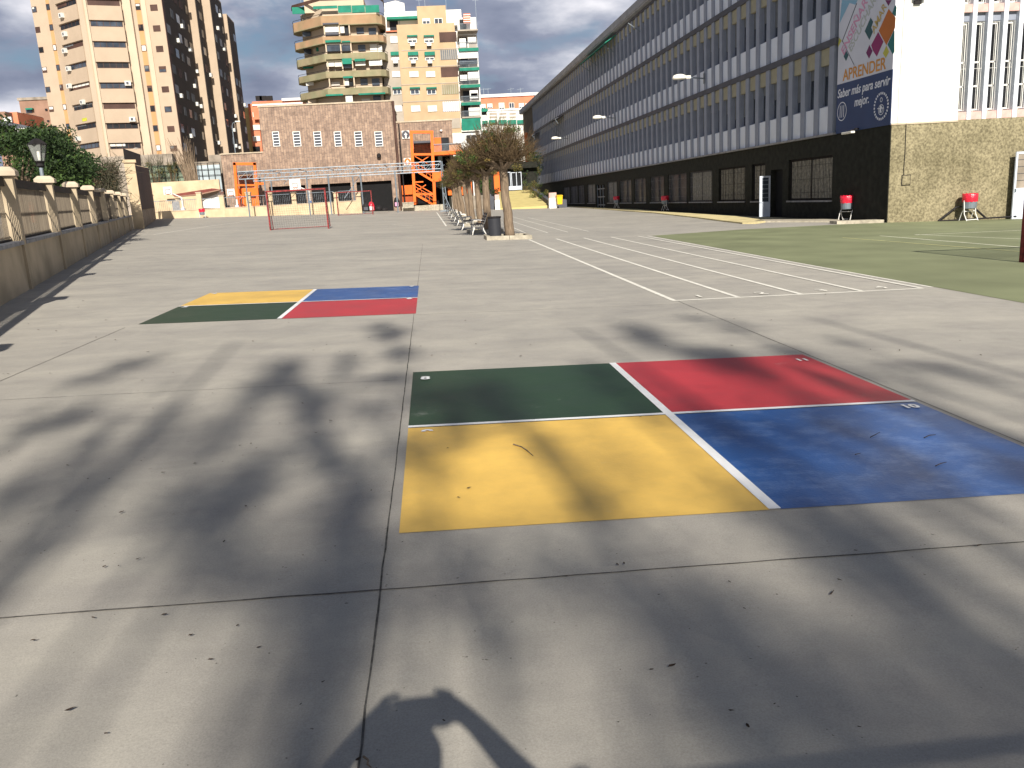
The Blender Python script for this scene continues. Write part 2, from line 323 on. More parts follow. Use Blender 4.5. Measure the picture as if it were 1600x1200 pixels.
# the two painted four-square courts
def court(x0, y0, c, cols, nums):
    lw = .055; k = 0
    for j in (0, 1):
        for i in (0, 1):
            xa, xb = x0+i*c, x0+(i+1)*c; ya, yb = y0+j*c, y0+(j+1)*c
            if i == 0: xb -= lw/2
            else: xa += lw/2
            if j == 0: yb -= lw/2
            else: ya += lw/2
            o = sheet('painted_square', [(xa, ya), (xb, ya), (xb, yb), (xa, yb)], M['p_'+cols[k]], .004)
            k += 1
    g = MB(); lineq(g, (x0+c, y0), (x0+c, y0+2*c), lw+.01, .008); lineq(g, (x0, y0+c), (x0+2*c, y0+c), lw-.006, .0085)
    tag(g.build('painted_line', M['p_white']), kind='structure')
c_ = 1.908
court(-.266, 3.791, c_, ['yellow', 'blue', 'green', 'red'], None)
court(-4.116, 11.670, c_, ['green', 'red', 'yellow', 'blue'], None)
def text_obj(s, size, mt, mtx, name, parent=None, extrude=.0, shear=0, bold=0, align='CENTER', wscale=1):
    cu = bpy.data.curves.new(name, 'FONT'); cu.body = s; cu.size = size; cu.extrude = extrude; cu.shear = shear; cu.offset = bold; cu.align_x = align
    o = bpy.data.objects.new('tmp', cu); C.objects.link(o)
    dg = bpy.context.evaluated_depsgraph_get(); dg.update()
    me = bpy.data.meshes.new_from_object(o.evaluated_get(dg)); bpy.data.objects.remove(o)
    me.transform(Matrix.Diagonal((wscale, 1, 1, 1))); me.transform(mtx); me.materials.clear(); me.materials.append(mt)
    r = bpy.data.objects.new(name, me); C.objects.link(r); r.parent = parent; return r
nz = Vector((-SX, -SY, 1)).normalized()
def ground_num(s, x, y, size, mt=None, rz=0):
    R = Vector((0, 0, 1)).rotation_difference(nz).to_matrix().to_4x4()
    m_ = Matrix.Translation((x, y, gz(x, y)+.012)) @ R @ Matrix.Rotation(rz, 4, 'Z')
    tag(text_obj(s, size, mt or M['p_white'], m_, 'painted_number', bold=.006), kind='structure')
ground_num('8', -.15, 7.24, .17); ground_num('9', -.13, 5.47, .17); ground_num('10', 3.42, 5.50, .13); ground_num('11', 3.42, 7.29, .13)
ground_num('4', -4.0, 15.26, .2); ground_num('5', -3.98, 13.37, .2); ground_num('6', -.43, 13.37, .2); ground_num('7', -.43, 15.26, .2)
# running lanes
ln = MB()
X0, X1 = 3.56, 7.68
lineq(ln, (X0-.03, 11.97), (X1+.03, 12.29), .075, .004)
for i in range(5):
    xa = X0+(X1-X0)*i/4; lineq(ln, (xa, 12.0+.08*i), (xa+.04, 30.6), .082, .0045+.001*i)
lineq(ln, (7.92, 12.4), (8.10, 30.6), .07, .004)
for a, b in [((800, 355), (821, 364)), ((800, 346), (856, 364)), ((800, 338.7), (887.5, 363)), ((825, 340), (920, 361.7))]:
    pa, pb = gp(*a), gp(*b); lineq(ln, pa, pb, .06, .006)
tag(ln.build('lane_line', M['p_line']), kind='structure')
for i in range(4): ground_num(str(i+1), 3.56+1.03*i+.5, 12.22+.08*i, .36, M['p_line'])
pl = MB()
for a, b in [((240, 366.5), (330, 353)), ((330, 353), (400, 344)), ((400, 344), (470, 338)), ((682.3, 331.8), (697.4, 353.4)), ((300, 363), (345, 361))]:
    lineq(pl, gp(*a), gp(*b), .10, .004)
lineq(pl, gp(612, 351), gp(645, 353), .08, .006)
tag(pl.build('pitch_line', M['p_line']), kind='structure')
cl = MB()
for a, b, dz in [((1375, 368.7), (1600, 387), .008), ((1430, 366.7), (1600, 374), .0085), ((1430, 367.5), (1600, 360), .009)]: lineq(cl, gp(*a), gp(*b), .10, dz)
tag(cl.build('court_line', M['p_lineg']), kind='structure')
cl = MB(); lineq(cl, gp(1316, 371.7), gp(1600, 394), .08, .010); tag(cl.build('court_line', M['p_liney']), kind='structure')

# ------------------------------------------------------------------ the long school building
BO = Vector((20.34, 35.5, 0)); BAZ = math.radians(.7165)
sb = empty('school_building', BO, BAZ, 'long four storey school block with grey fins, white panels and a pebbledash ground floor', 'building')
LB = 111.0
def fuv(px, py, off=0):                # pixel -> (distance along the facade, height)
    d = ray(px, py); n_ = Vector((-math.cos(BAZ), -math.sin(BAZ), 0)); c = BO + n_*off
    t = n_.dot(c)/n_.dot(d); P = d*t; a = Vector((-math.sin(BAZ), math.cos(BAZ), 0)); return a.dot(P-c), P.z+EYE
openings = [(5.1, 10.1), (13.3, 15.3), (16.4, 21.1), (22.4, 27.3), (28.1, 32.9), (34.1, 38.2), (39.8, 43.8), (45.0, 49.6), (51.0, 55.4), (61.8, 66.3), (68.4, 72.0), (72.7, 77.7), (78.5, 83.4)]
doors_o = [(10.85, 12.45), (56.7, 61.2)]
allo = sorted([(a, b, .69, 2.9) for a, b in openings] + [(10.85, 12.45, -1.2, 2.45), (56.7, 61.2, -1.2, 2.7)])
g = MB(); g.box(.02, .0, -1.3, .3, allo[0][0], 3.93); g.v = [(v[0]-.02 if v[0] < .1 else v[0], v[1], v[2]) for v in g.v]
for i, (a, b, z0, z1) in enumerate(allo):
    g.box(0, a, z1, .3, b, 3.93)
    if z0 > -1: g.box(0, a, -1.3, .3, b, z0)
    e_ = allo[i+1][0] if i+1 < len(allo) else LB+13
    g.box(0, b, -1.3, .3, e_, 3.93)
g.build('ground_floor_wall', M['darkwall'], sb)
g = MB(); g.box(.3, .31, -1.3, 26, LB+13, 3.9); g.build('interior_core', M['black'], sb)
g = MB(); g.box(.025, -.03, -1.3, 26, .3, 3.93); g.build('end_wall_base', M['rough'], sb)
# upper white end bay and end wall with fins
g = MB(); g.box(0, 0, 3.935, 3.1, 4.72, 17.1); g.box(3.1, .62, 3.935, 26, 4.72, 17.1); g.build('end_wall', M['white'], sb)
g = MB(); g.box(-.01, -.06, 3.86, 3.1, .05, 3.93); g.build('string_course', M['cap'], sb)
Z0, ST = 3.97, 4.42
fin_o = None
for i in range(14):
    if fin_o is None: fin_o = MB().box(0, 0, 3.935, .20, .56, 17.1).build('end_fin', M['panel'], sb); fin_o.location = (3.53, .02, 0)
    else:
        o = fin_o.copy(); C.objects.link(o); o.location = (3.53+.72*i, .02, 0)
sill_m = mat('pink_sill', (.62, .42, .38), .8, .08, 3)
w_src = None
for k in range(3):
    z0 = Z0+ST*k
    for i in range(13):
        xa = (3.1 if i == 0 else 3.75+.72*(i-1)); xb = 3.51+.72*i; x_l = 3.50+.72*(i)-.47
        if w_src is None:
            W = MB(); W.box(0, .40, .42, .46, .42, 3.95); wo = W.build('end_window', M['wglass2'], sb)
            F = MB()
            for xx in (0.0, .42): F.box(xx, .33, .42, xx+.035, .395, 3.95)
            for zz in (.36, 1.35, 2.35, 3.93): F.box(0, .33, zz, .46, .397, zz+.07)
            fo = F.build('frame', M['white'], wo)
            G_ = MB()
            for xx in (.05, .23, .41): G_.tube((xx, .16, .35), (xx, .16, 4.0), .009, 5)
            for zz in (.36, 2.1, 3.99): G_.tube((.03, .16, zz), (.43, .16, zz), .009, 5)
            go = G_.build('grille', M['white'], wo)
            S = MB(); S.box(-.02, .05, -.03, .49, .6, .30); s_o = S.build('sill', sill_m, wo)
            Lt = MB(); Lt.box(-.02, .22, 4.05, .49, .6, 4.39); l_o = Lt.build('lintel', M['fin'], wo)
            w_src = wo; wo.location = (x_l, 0, z0)
        else:
            c = copy_tree(w_src, sb); c.location = (x_l, 0, z0)
# facade: fins, panels, windows
def rep(src, locs, limit=100):
    src.location = locs[0]
    for l in locs[1:limit]:
        o = copy_tree(src, src.parent); o.location = l
def rest(src, locs, limit=100):
    if len(locs) <= limit: return
    objs = [src] + list(src.children)
    first = None
    for s in objs:
        g = MB(); me = s.data; vs = [v.co.copy() for v in me.vertices]; fs = [tuple(p.vertices) for p in me.polygons]
        for l in locs[limit:]: g.add([tuple(v+Vector(l)) for v in vs], fs)
        o = g.build(s.name.split('.')[0], me.materials[0], first or src.parent)
        if first is None: first = o; 
        tag(o, kind='stuff')
BW = 1.515; nb = 69
us = [5.25+BW*i for i in range(nb+1)]
g = MB(); g.box(.30, 4.72, 3.935, .6, LB, 17.1); g.build('facade_wall', M['band'], sb)
f = MB(); f.box(-.12, -.24, 3.95, .28, .24, 17.1); fo = f.build('fin', M['fin'], sb); rep(fo, [(0, u, 0) for u in us], 200)
for k in range(3):
    MB().box(-.16, 4.75, Z0+ST*k+4.08, .29, LB, Z0+ST*k+4.40).build('floor_band', M['band'], sb)
MB().box(-.20, 4.75, 3.86, .29, LB, 3.955).build('ledge', M['ledge'], sb)
pl_ = []; 
for i in range(nb):
    for k in range(3): pl_.append((0, us[i]+BW/2, Z0+ST*k))
hw = BW/2-.24
p = MB().box(-.04, -hw, 0, .2, hw, 1.30).build('spandrel_panel', M['panel'], sb); rep(p, pl_); rest(p, pl_)
b_ = MB().box(-.02, -hw, 3.30, .24, hw, 4.08).build('blind_box', M['blind'], sb); rep(b_, pl_); rest(b_, pl_)
wn = MB(); wn.box(.14, -hw, 1.30, .20, -hw+.06, 3.3); wn.box(.14, hw-.06, 1.30, .20, hw, 3.3); wn.box(.14, -.03, 1.3, .20, .03, 3.3); wn.box(.10, -hw, 1.30, .2, hw, 1.37)
wo = wn.build('window', M['fin'], sb); MB().box(.21, -hw, 1.32, .23, hw, 3.29).build('pane', M['wglass'], wo)
rep(wo, pl_); rest(wo, pl_)
random.seed(3)
bs = [MB().box(.165, -hw+.06, 3.3-h_, .19, hw-.06, 3.3).build('roller_blind', M['rollblind'], sb) for h_ in (.5, .9, 1.4)]
for q, s in enumerate(bs):
    ls = [l for j, l in enumerate(pl_[:170]) if j % 3 == (q*7+j//5) % 3]
    rep(s, ls[:33]); 
# roof cornice
g = MB(); g.box(-.55, -.5, 17.1, 26, LB+13.4, 17.22); g.box(-.60, -.55, 17.22, 26.1, LB+13.5, 17.85); g.build('roof_cornice', M['roof'], sb, bevel=.03)
# far end bay in brown render, orange post
MB().box(0.02, LB, 3.935, 10, LB+13, 17.1).build('far_end_wall', M['endwall'], sb)
# ground-floor windows with curtains and grilles
cur = mat('curtain', (.34, .32, .27), .95, .2, 6)
for i, (a, b) in enumerate(openings):
    wo = MB().box(.24, a, .69, .28, b, 2.9).build('ground_floor_window', M['wglass2'], sb)
    fr = MB()
    for u in (a, (a+b)/2-.04, b-.08): fr.box(.14, u, .70, .235, u+.08, 2.89)
    fr.box(.14, a+.08, .70, .235, b-.08, .78); fr.box(.14, a+.08, 2.81, .235, b-.08, 2.89); fr.build('frame', M['darkmetal'], wo)
    MB().box(-.07, a-.08, .60, .12, b+.08, .685).build('sill', M['ledge'], wo)
    if i in (0, 1, 2, 3, 8, 9):
        cu = MB(); n_ = int((b-a-.3)/.16)
        for j in range(n_):
            u = a+.3+j*.16; cu.box(.18+.02*math.sin(j*1.9), u, .80, .20+.02*math.sin(j*1.9), u+.15, 2.78)
        cu.build('curtain', cur, wo)
    gr = MB()
    for j in range(int((b-a)/.16)+1): gr.tube((.06, a+.04+j*.16, .7), (.06, a+.04+j*.16, 2.89), .008, 4)
    for zz in (1.1, 1.8, 2.5): gr.tube((.06, a, zz), (.06, b, zz), .01, 4)
    gr.build('grille', M['darkmetal' if i in (0, 1, 2) else 'ledge'], wo)
# entrances
d1 = MB(); d1.box(-.66, 0, -.42, 0, .05, -.34); d1.box(-.66, 0, .55, 0, .05, .63); d1.box(-.66, 0, 2.02, 0, .05, 2.12); d1.box(-.66, 0, -.34, -.50, .05, 2.02); d1.box(-.10, 0, -.34, 0, .05, 2.02)
d1.box(-.5, .01, -.34, -.1, .04, .55)
do = d1.build('open_door', M['pale'], sb); do.location = (0, 12.5, .02)
pn = MB()
for zz in (.85, 1.1, 1.35, 1.6, 1.85): pn.box(-.5, .012, zz, -.1, .035, zz+.05)
pn.build('louvre', M['steel'], do); MB().box(-.5, .02, .63, -.1, .03, 2.02).build('pane', M['wglass'], do)
tag(do, 'pale open metal door leaf with louvred glass')
d2 = MB()
for u in (56.7, 58.1, 59.6, 61.1): d2.box(.1, u, -.4, .2, u+.1, 2.68)
for zz in (.4, 1.3, 2.2): d2.box(.11, 56.8, zz, .19, 61.1, zz+.12)
d2.build('glass_door', M['steel'], sb)
# blue door ajar on the pebbledash end wall
d3 = MB(); x_, z_ = 0, 0
d3.box(0, 0, 0, .10, .06, 2.95); d3.box(1.35, 0, 0, 1.45, .06, 2.95); d3.box(.10, 0, 2.85, 1.35, .06, 2.95); d3.box(.10, 0, 1.27, 1.35, .06, 1.37); d3.box(.10, 0.01, 0, 1.35, .05, 1.27)
do = d3.build('open_door', M['pale'], sb); do.location = (5.72, -.42, -.52); do.rotation_euler = (0, 0, math.radians(10))
MB().box(.1, .02, 1.37, 1.35, .03, 2.85).build('pane', M['clay'], do)
lv = MB()
for j in range(4): lv.box(.1, .0, 1.7+j*.3, 1.35, .02, 1.715+j*.3)
lv.build('louvre', M['band'], do); MB().box(.03, -.06, 1.2, .07, 0, 1.35).build('handle', M['steel'], do)
tag(do, 'pale blue metal door standing ajar on the pebbledash wall')
MB().box(.59, -.05, 1.25, 1.01, -.0305, 1.71).build('meter_recess', M['darkmetal'], sb)
bx = MB().box(.62, -.075, 1.28, .98, -.028, 1.68).build('meter_box', M['rough'], sb, bevel=.01)
MB().path([(.68, -.045, 3.9), (.69, -.045, 2.6), (.67, -.045, 1.95), (.69, -.045, 1.7)], .018, 6).build('cable', M['darkmetal'], sb)
MB().path([(.33, -.03, 17), (.35, -.03, 9), (.32, -.03, 6), (.27, -.03, 5.2), (.30, -.03, 4.6), (.30, -.03, 3.95)], .008, 5).build('cable', M['ledge'], sb)
# awnings and their arms on the facade
aw = MB(); aw.ext([(-.13, 49, 16.9), (-1.3, 49, 16.2), (-1.3, 49, 16.1), (-.13, 49, 16.8)], (0, 13, 0)); aw.build('awning', M['awning'], sb)
for u in (50, 54, 58, 62, 40):
    MB().path([(-.15, u, 15.4), (-1.25, u, 16.15)], .04, 5).build('awning_arm', M['steel'], sb)
for u, z in ((80, 11.5), (103, 11.2)):
    MB().ext([(-.13, u, z+1), (-1.4, u, z+.55), (-1.4, u, z+.47), (-.13, u, z+.9)], (0, 6, 0)).build('awning', M['band'], sb)
    for q in (0, 3, 6): MB().path([(-.15, u+q, z-1.2), (-1.35, u+q, z+.5)], .035, 5).build('awning_arm', M['steel'], sb)
# banner
bn = empty('banner', BO, BAZ, 'tall school banner, white above navy, reading APRENDER, on the white corner of the long block', 'banner')
BX = -.06
MB().box(BX, -.05, 6.17, BX+.03, 4.74, 13.5).build('cloth', M['banner'], bn)
MB().box(BX-.001, -.05, 3.88, BX+.029, 4.74, 6.17).build('blue_field', M['navy'], bn)
def bm(px, py, ang=0, off=.006):      # matrix for lettering at a pixel on the banner
    u, z = fuv(px, py); base = Matrix(((0, 0, -1, BX-off), (-1, 0, 0, u), (0, 1, 0, z), (0, 0, 0, 1)))
    return base @ Matrix.Rotation(ang, 4, 'Z')
def zp(x, y): return (1290+x/5.457, y/5.457)
def btext(s, p0, p1, hgt, mt, shear=0, bold=.0):
    (u0, z0), (u1, z1) = fuv(*zp(*p0)), fuv(*zp(*p1)); wd = math.hypot(u0-u1, z1-z0); ang = math.atan2(z1-z0, u0-u1)
    o = text_obj(s, 1, mt, Matrix.Identity(4), 'lettering', bn, .004, shear, bold/hgt, 'LEFT'); xsv = [v.co.x for v in o.data.vertices]
    o.data.transform(Matrix.Diagonal((wd/(max(xsv)-min(xsv)), hgt, 1, 1))); base = Matrix(((0, 0, -1, BX-.008), (-1, 0, 0, u0), (0, 1, 0, z0), (0, 0, 0, 1)))
    o.data.transform(base @ Matrix.Rotation(ang, 4, 'Z')); return o
btext('APRENDER', (158, 690), (528, 585), .72, M['b_orange'], bold=.01)
btext('Saber más para servir', (112, 838), (560, 718), .56, M['b_txt'], .2, .008)
btext('mejor.', (255, 908), (378, 876), .56, M['b_txt'], .2, .008)
btext('ENSEÑAR', (165, 478), (370, 20), .62, M['b_pink'], bold=.008)
btext('ESCUCHAR', (225, 450), (440, 10), .56, M['b_grey'], bold=.004)
btext('AMAR', (425, 290), (535, 55), .52, M['b_gold'], bold=.006)
def bpoly(pts, mt, nm='emblem', off=.004):
    P = [];
    for q in pts:
        u, z = fuv(*zp(*q)); P.append((BX-off, u, z))
    MB().ext(P, (-.003, 0, 0)).build(nm, mt, bn)
bpoly([(345, 265), (395, 150), (418, 185), (400, 235), (415, 270), (385, 340)], M['b_teal2'], 'diamond')
bpoly([(465, 262), (550, 75), (610, 150), (605, 235), (530, 385)], M['b_rust'], 'diamond')
bpoly([(400, 385), (460, 272), (505, 355), (448, 482), (415, 430)], M['b_mag'], 'diamond')
bpoly([(357, 450), (385, 382), (412, 435), (382, 500)], M['b_plum'], 'diamond')
bpoly([(540, 380), (592, 265), (600, 262), (600, 440), (585, 465)], M['b_teal'], 'diamond')
bpoly([(500, 455), (530, 388), (553, 440), (525, 495)], M['b_lime'], 'diamond')
bpoly([(580, 115), (605, 40), (618, 60), (612, 140)], M['b_teal'], 'diamond')
bpoly([(520, 0), (575, 0), (548, 50)], M['b_plum'], 'diamond')
bpoly([(130, 200), (150, 0), (285, 0), (265, 40), (215, 25)], M['b_sky'], 'diamond')
bpoly([(118, 400), (125, 320), (148, 345)], M['b_lime'], 'diamond')
bpoly([(165, 480), (185, 430), (207, 470), (185, 520)], M['b_teal2'], 'diamond')
bpoly([(150, 352), (275, 25), (279, 29), (154, 356)], M['b_line'], 'rule_line'); bpoly([(152, 350), (255, 560), (258, 556), (156, 348)], M['b_line'], 'rule_line')
# round marks on the banner's blue field
def ring(cx, cy, r, mt, seg, wdt):
    u0, z0 = fuv(*zp(cx, cy)); g = MB()
    for a0, a1 in seg:
        n_ = max(3, int(abs(a1-a0)/12))
        for i in range(n_):
            ta, tb = [math.radians(a0+(a1-a0)*(i+q)/n_) for q in (0, 1)]
            P = [(BX-.006, u0-rr*math.cos(t), z0+rr*math.sin(t)) for rr, t in ((r, ta), (r, tb), (r+wdt, tb), (r+wdt, ta))]
            g.ext(P, (-.003, 0, 0))
    g.build('round_mark', mt, bn); return u0, z0
u0, z0 = ring(150, 950, .40, M['b_txt'], [(0, 360)], .04)
for dx in (-.17, .0, .17): MB().ext([(BX-.006, u0-dx-.03, z0-.28), (BX-.006, u0-dx-.03, z0+.28), (BX-.006, u0-dx+.02, z0+.28), (BX-.006, u0-dx+.02, z0-.28)], (-.003, 0, 0)).build('monogram', M['b_txt'], bn)
u0, z0 = ring(485, 905, .50, M['b_txt'], [(a, a+9) for a in range(0, 360, 15)], .10)
ring(485, 935, .20, M['b_txt'], [(0, 360)], .03); ring(485, 935, .10, M['b_txt'], [(0, 360)], .03); ring(487, 850, .07, M['b_txt'], [(0, 360)], .03)
bpoly([(470, 960), (478, 900), (490, 900), (484, 962)], M['b_txt'], 'monogram', .008); bpoly([(455, 930), (455, 922), (510, 916), (510, 924)], M['b_txt'], 'monogram', .012)
# wall lamps
def wall_lamp(u, label):
    r = empty('wall_lamp', BO + Vector((-math.sin(BAZ), math.cos(BAZ), 0))*u + Vector((0, 0, 9.15)), BAZ, label, 'lamp', 'lamps on arms along the long facade')
    MB().box(-.20, -.10, -.35, -.165, .10, .35).build('bracket', M['steel'], r)
    MB().path([(-.18, 0, 0), (-1.2, 0, .10)], .045, 8).build('arm', M['steel'], r)
    MB().box(-1.55, -.10, .02, -1.15, .10, .24).build('gear_box', M['lampglass'], r, bevel=.03)
    h = MB().lathe((0, 0, 0), [(.02, .16), (.16, .15), (.30, .10), (.36, -.02), (.32, -.07), (.05, -.10)], 18)
    h.v = [(-1.95+x*1.45, y*.9, z*1.5+.12) for x, y, z in h.v]; h.build('lamp_head', M['lampglass'], r, smooth=True)
wall_lamp(23.5, 'white lamp on a bracket arm nearest the banner'); wall_lamp(50.4, 'white lamp on a bracket arm, the middle one along the facade'); wall_lamp(77, 'small white lamp on an arm above the far half of the facade')
# floodlight on the white corner
r = empty('floodlight', BO+Vector((.92, -.05, 8.85)), BAZ, 'grey floodlight fixed high on the sunlit white end wall', 'floodlight')
MB().box(-.16, -.05, -.12, .16, .02, .03).build('bracket', M['darkmetal'], r)
fl = MB(); fl.box(-.28, -.2, -.05, .28, .0, .42); fo_ = fl.build('housing', M['steel'], r, bevel=.02); fo_.rotation_euler = (math.radians(-35), 0, 0); fo_.location = (0.05, -.1, .1)
gl = MB().box(-.24, -.212, 0, .24, -.203, .38).build('glass', M['wglass'], r); gl.rotation_euler = fo_.rotation_euler; gl.location = fo_.location
r = empty('floodlight', BO+Vector((-.15, 2.6, 3.85)), BAZ, 'slim white spotlight on a dark arm just under the navy banner', 'floodlight')
MB().box(-.12, -.05, .05, .15, .05, .12).build('bracket', M['darkmetal'], r); MB().path([(-.1, 0, .08), (-.35, .2, 0)], .03, 6).build('arm', M['darkmetal'], r)
MB().box(-.55, -.45, -.12, -.35, .45, -.02).build('housing', M['lampglass'], r, bevel=.02)
# raised yellow kerb along the facade
k = MB(); pts = []
for px, py in ((1196, 347.5), (1180, 350), (1160, 350), (1130, 346.5), (1080, 340), (1025, 333.7), (925, 326), (862, 321)): q = gp(px, py); pts.append((q.x, q.y))
back = [(q.x, q.y) for q in (gp(*p_) for p_ in ((880, 319.5), (960, 324.6), (1050, 332.8), (1100, 336), (1150, 339.5), (1185, 344.2)))]
k.prism(pts+back, lambda x, y: gz(x, y)-.3, lambda x, y: gz(x, y)+.07)
tag(k.build('pavement', M['kerb']), kind='structure')
sheet('shade_strip', back+[(20.33, 37), (20.34-.0125*86, 122)], M['darkwall'], .006)  # dark sheet laid in place of the shaded wall foot
k = MB(); q1, q2, q3, q4 = gp(1178, 347.6), gp(1312, 347.2), gp(1312, 344.2), gp(1186, 345); k.prism([(q.x, q.y) for q in (q1, q2, q3, q4)], lambda x, y: gz(x, y)-.3, lambda x, y: gz(x, y)+.07); tag(k.build('pavement', M['stone']), kind='structure')
k = MB(); k.prism([(18.0, 35.45), (20.2, 35.45), (20.2, 36.15), (18.0, 36.15)], lambda x, y: gz(x, y)-.3, lambda x, y: gz(x, y)+.14); tag(k.build('pavement', M['stone'], bevel=.01), kind='structure')
# ------------------------------------------------------------------ left boundary fence
FD = Vector((-.29, 1, 0)).normalized(); FP = Vector((-8.2, 17.55, 0)); FN = Vector((FD.y, -FD.x, 0))   # FN: towards the playground
def fpt(y, off=0, z=0):
    p = FP + Vector((-.29, 1, 0))*(y-17.55) + FN*off; return Vector((p.x, p.y, gz(p.x, p.y)+z))
bf = empty('boundary_fence', fpt(17.55), 0, 'cream boundary fence of low wall, capped pillars and slatted railing on the left', 'fence')
inv = Matrix.Translation(-bf.location)
def strip(mb, y0, y1, o0, o1, z0, z1):
    P = [fpt(y0, o0, z0), fpt(y1, o0, z0), fpt(y1, o1, z0), fpt(y0, o1, z0), fpt(y0, o0, z1), fpt(y1, o0, z1), fpt(y1, o1, z1), fpt(y0, o1, z1)]
    mb.add([inv @ p for p in P], [(0,1,2,3),(4,7,6,5),(0,4,5,1),(1,5,6,2),(2,6,7,3),(3,7,4,0)])
PS = 5.47; pil = [17.55+PS*i for i in range(-4, 8)]
wl = MB(); strip(wl, -8, 61, -.28, 0, -1.5, .90); wl.build('low_wall', M['fence_cream'], bf)
lg = MB(); 
for a in pil[:-1]: strip(lg, a+.26, a+PS-.02, -.33, .06, .905, .975)
strip(lg, pil[-1]+.26, 60.9, -.33, .06, .905, .975); lg.build('coping', M['ledge'], bf)
for i, y in enumerate(pil):
    p = MB(); strip(p, y-.02, y+.25, -.26, .05, -.4, 2.24); po = p.build('pillar', M['fence_cream'], bf)
    c = MB(); strip(c, y-.10, y+.33, -.34, .13, 2.245, 2.34); q = [fpt(y-.10, -.34, 2.34), fpt(y+.33, -.34, 2.34), fpt(y+.33, .13, 2.34), fpt(y-.10, .13, 2.34), fpt(y-.02, -.25, 2.42), fpt(y+.25, -.25, 2.42), fpt(y+.25, .04, 2.42), fpt(y-.02, .04, 2.42)]
    c.add([inv @ v for v in q], [(4,7,6,5),(0,4,5,1),(1,5,6,2),(2,6,7,3),(3,7,4,0)]); c.build('pillar_cap', M['cap'], po)
    if i == len(pil)-1: y2 = 60.8
    else: y2 = y+PS-.04
    r = MB(); n_ = int((y2-y-.3)/.115)
    for k in range(n_):
        t = y+.30+k*.115; strip(r, t, t+.030, -.16, -.148, 1.02, 2.03)
    for zz in (1.04, 1.50): strip(r, y+.25, y2, -.175, -.162, zz, zz+.035)
    ro = r.build('railing', M['timber'], bf)
    t_ = MB(); strip(t_, y+.25, y2, -.20, -.10, 2.04, 2.22); strip(t_, y+.25, y2, -.185, -.15, .978, 1.015); t_.build('top_rail', M['darkmetal'], ro)
# ------------------------------------------------------------------ fronton wall at the fence end
fr = empty('fronton_wall', fpt(61.2), 0, 'tall court wall faced with purplish brown panels, cream end pillar towards the fence', 'wall')
inv = Matrix.Translation(-fr.location)
w_ = MB()
for k in range(23): strip(w_, 61.9+k*1.66, 61.9+(k+1)*1.66, .05, .60, -1, 4.45+.06*k)
w_.build('wall', M['cream'], fr)
w_ = MB(); strip(w_, 61.2, 61.9, .0, .68, -1, 4.55); strip(w_, 61.1, 62.0, -.1, .78, 4.55, 4.75); w_.build('end_pillar', M['cream'], fr)
for k in range(22):
    y = 61.95+k*1.7; w_ = MB(); strip(w_, y, y+1.67, .603, .66, 1.32, 4.42+.06*k); w_.build('upper_panel', M['fronton'], fr)
    w_ = MB()
    for q in range(4): strip(w_, y+q*.42, y+q*.42+.30, .603, .65, 0.05, 1.28)
    w_.build('lower_panel', mat('fronton_low', (.30, .25, .20), .6, .2, 1) if k == 0 else bpy.data.materials['fronton_low'], fr)
inv = Matrix.Identity(4)
# dark cladding screen behind the wall
P = [at(192, 232, 95), at(218, 241, 99), at(221, 268, 99), at(196, 262, 95)]
tag(MB().ext(P, (0, .25, 0)).build('privacy_screen', M['smoke']), 'dark sheet screen standing behind the fronton end pillar', 'screen')
# ------------------------------------------------------------------ cream wall with railings at the far end
YW = 105
def R(x0, y0, x1, y1, Y): return rc(x0, y0, x1, y1, Y)
def ybox(mb, r, Y, d): x0, x1, z0, z1 = r; return mb.box(x0, Y, z0, x1, Y+d, z1)
cw = empty('playground_wall', at(400, 337, YW), 0, 'long low cream wall with pillars and thin railings across the far end of the playground', 'wall')
def loc(o, root): # keep world placement under a moved root
    o.matrix_parent_inverse = root.matrix_world.inverted() if False else Matrix.Translation(-root.location); return o
zt = at(400, 323, YW).z; zb = at(400, 345, YW).z-1; xa, xb = at(205, 335, YW).x, at(563, 331, YW).x
loc(MB().box(xa, YW, zb, xb, YW+.35, zt).build('low_wall', M['cream'], cw), cw); loc(MB().box(xa, YW-.05, zt, xb, YW+.4, zt+.09).build('coping', M['cap'], cw), cw)
pxs = [235, 312, 347, 389, 423, 460, 526, 561]; pX = []
for px in pxs:
    X = at(px, 318, YW).x; pX.append(X); zt2 = at(px, 301.5 if px not in (235, 347) else 306, YW).z
    po = loc(MB().box(X-.28, YW-.07, zb, X+.28, YW+.5, zt2).build('pillar', M['cream'], cw), cw)
    c = MB().box(X-.34, YW-.13, zt2, X+.34, YW+.56, zt2+.12).build('pillar_cap', M['cap'], po); c.matrix_parent_inverse = po.matrix_parent_inverse; c.matrix_parent_inverse = Matrix.Identity(4); 
rz_ = at(400, 306.5, YW).z
for a, b in zip(pX[:-1], pX[1:]):
    g = MB(); n_ = int((b-a-.56)/.22)
    for k in range(n_): g.box(a+.3+k*.22, YW+.2, zt+.09, a+.325+k*.22, YW+.225, rz_)
    g.box(a+.28, YW+.18, rz_, b-.28, YW+.24, rz_+.07); loc(g.build('railing', M['steel'], cw), cw)
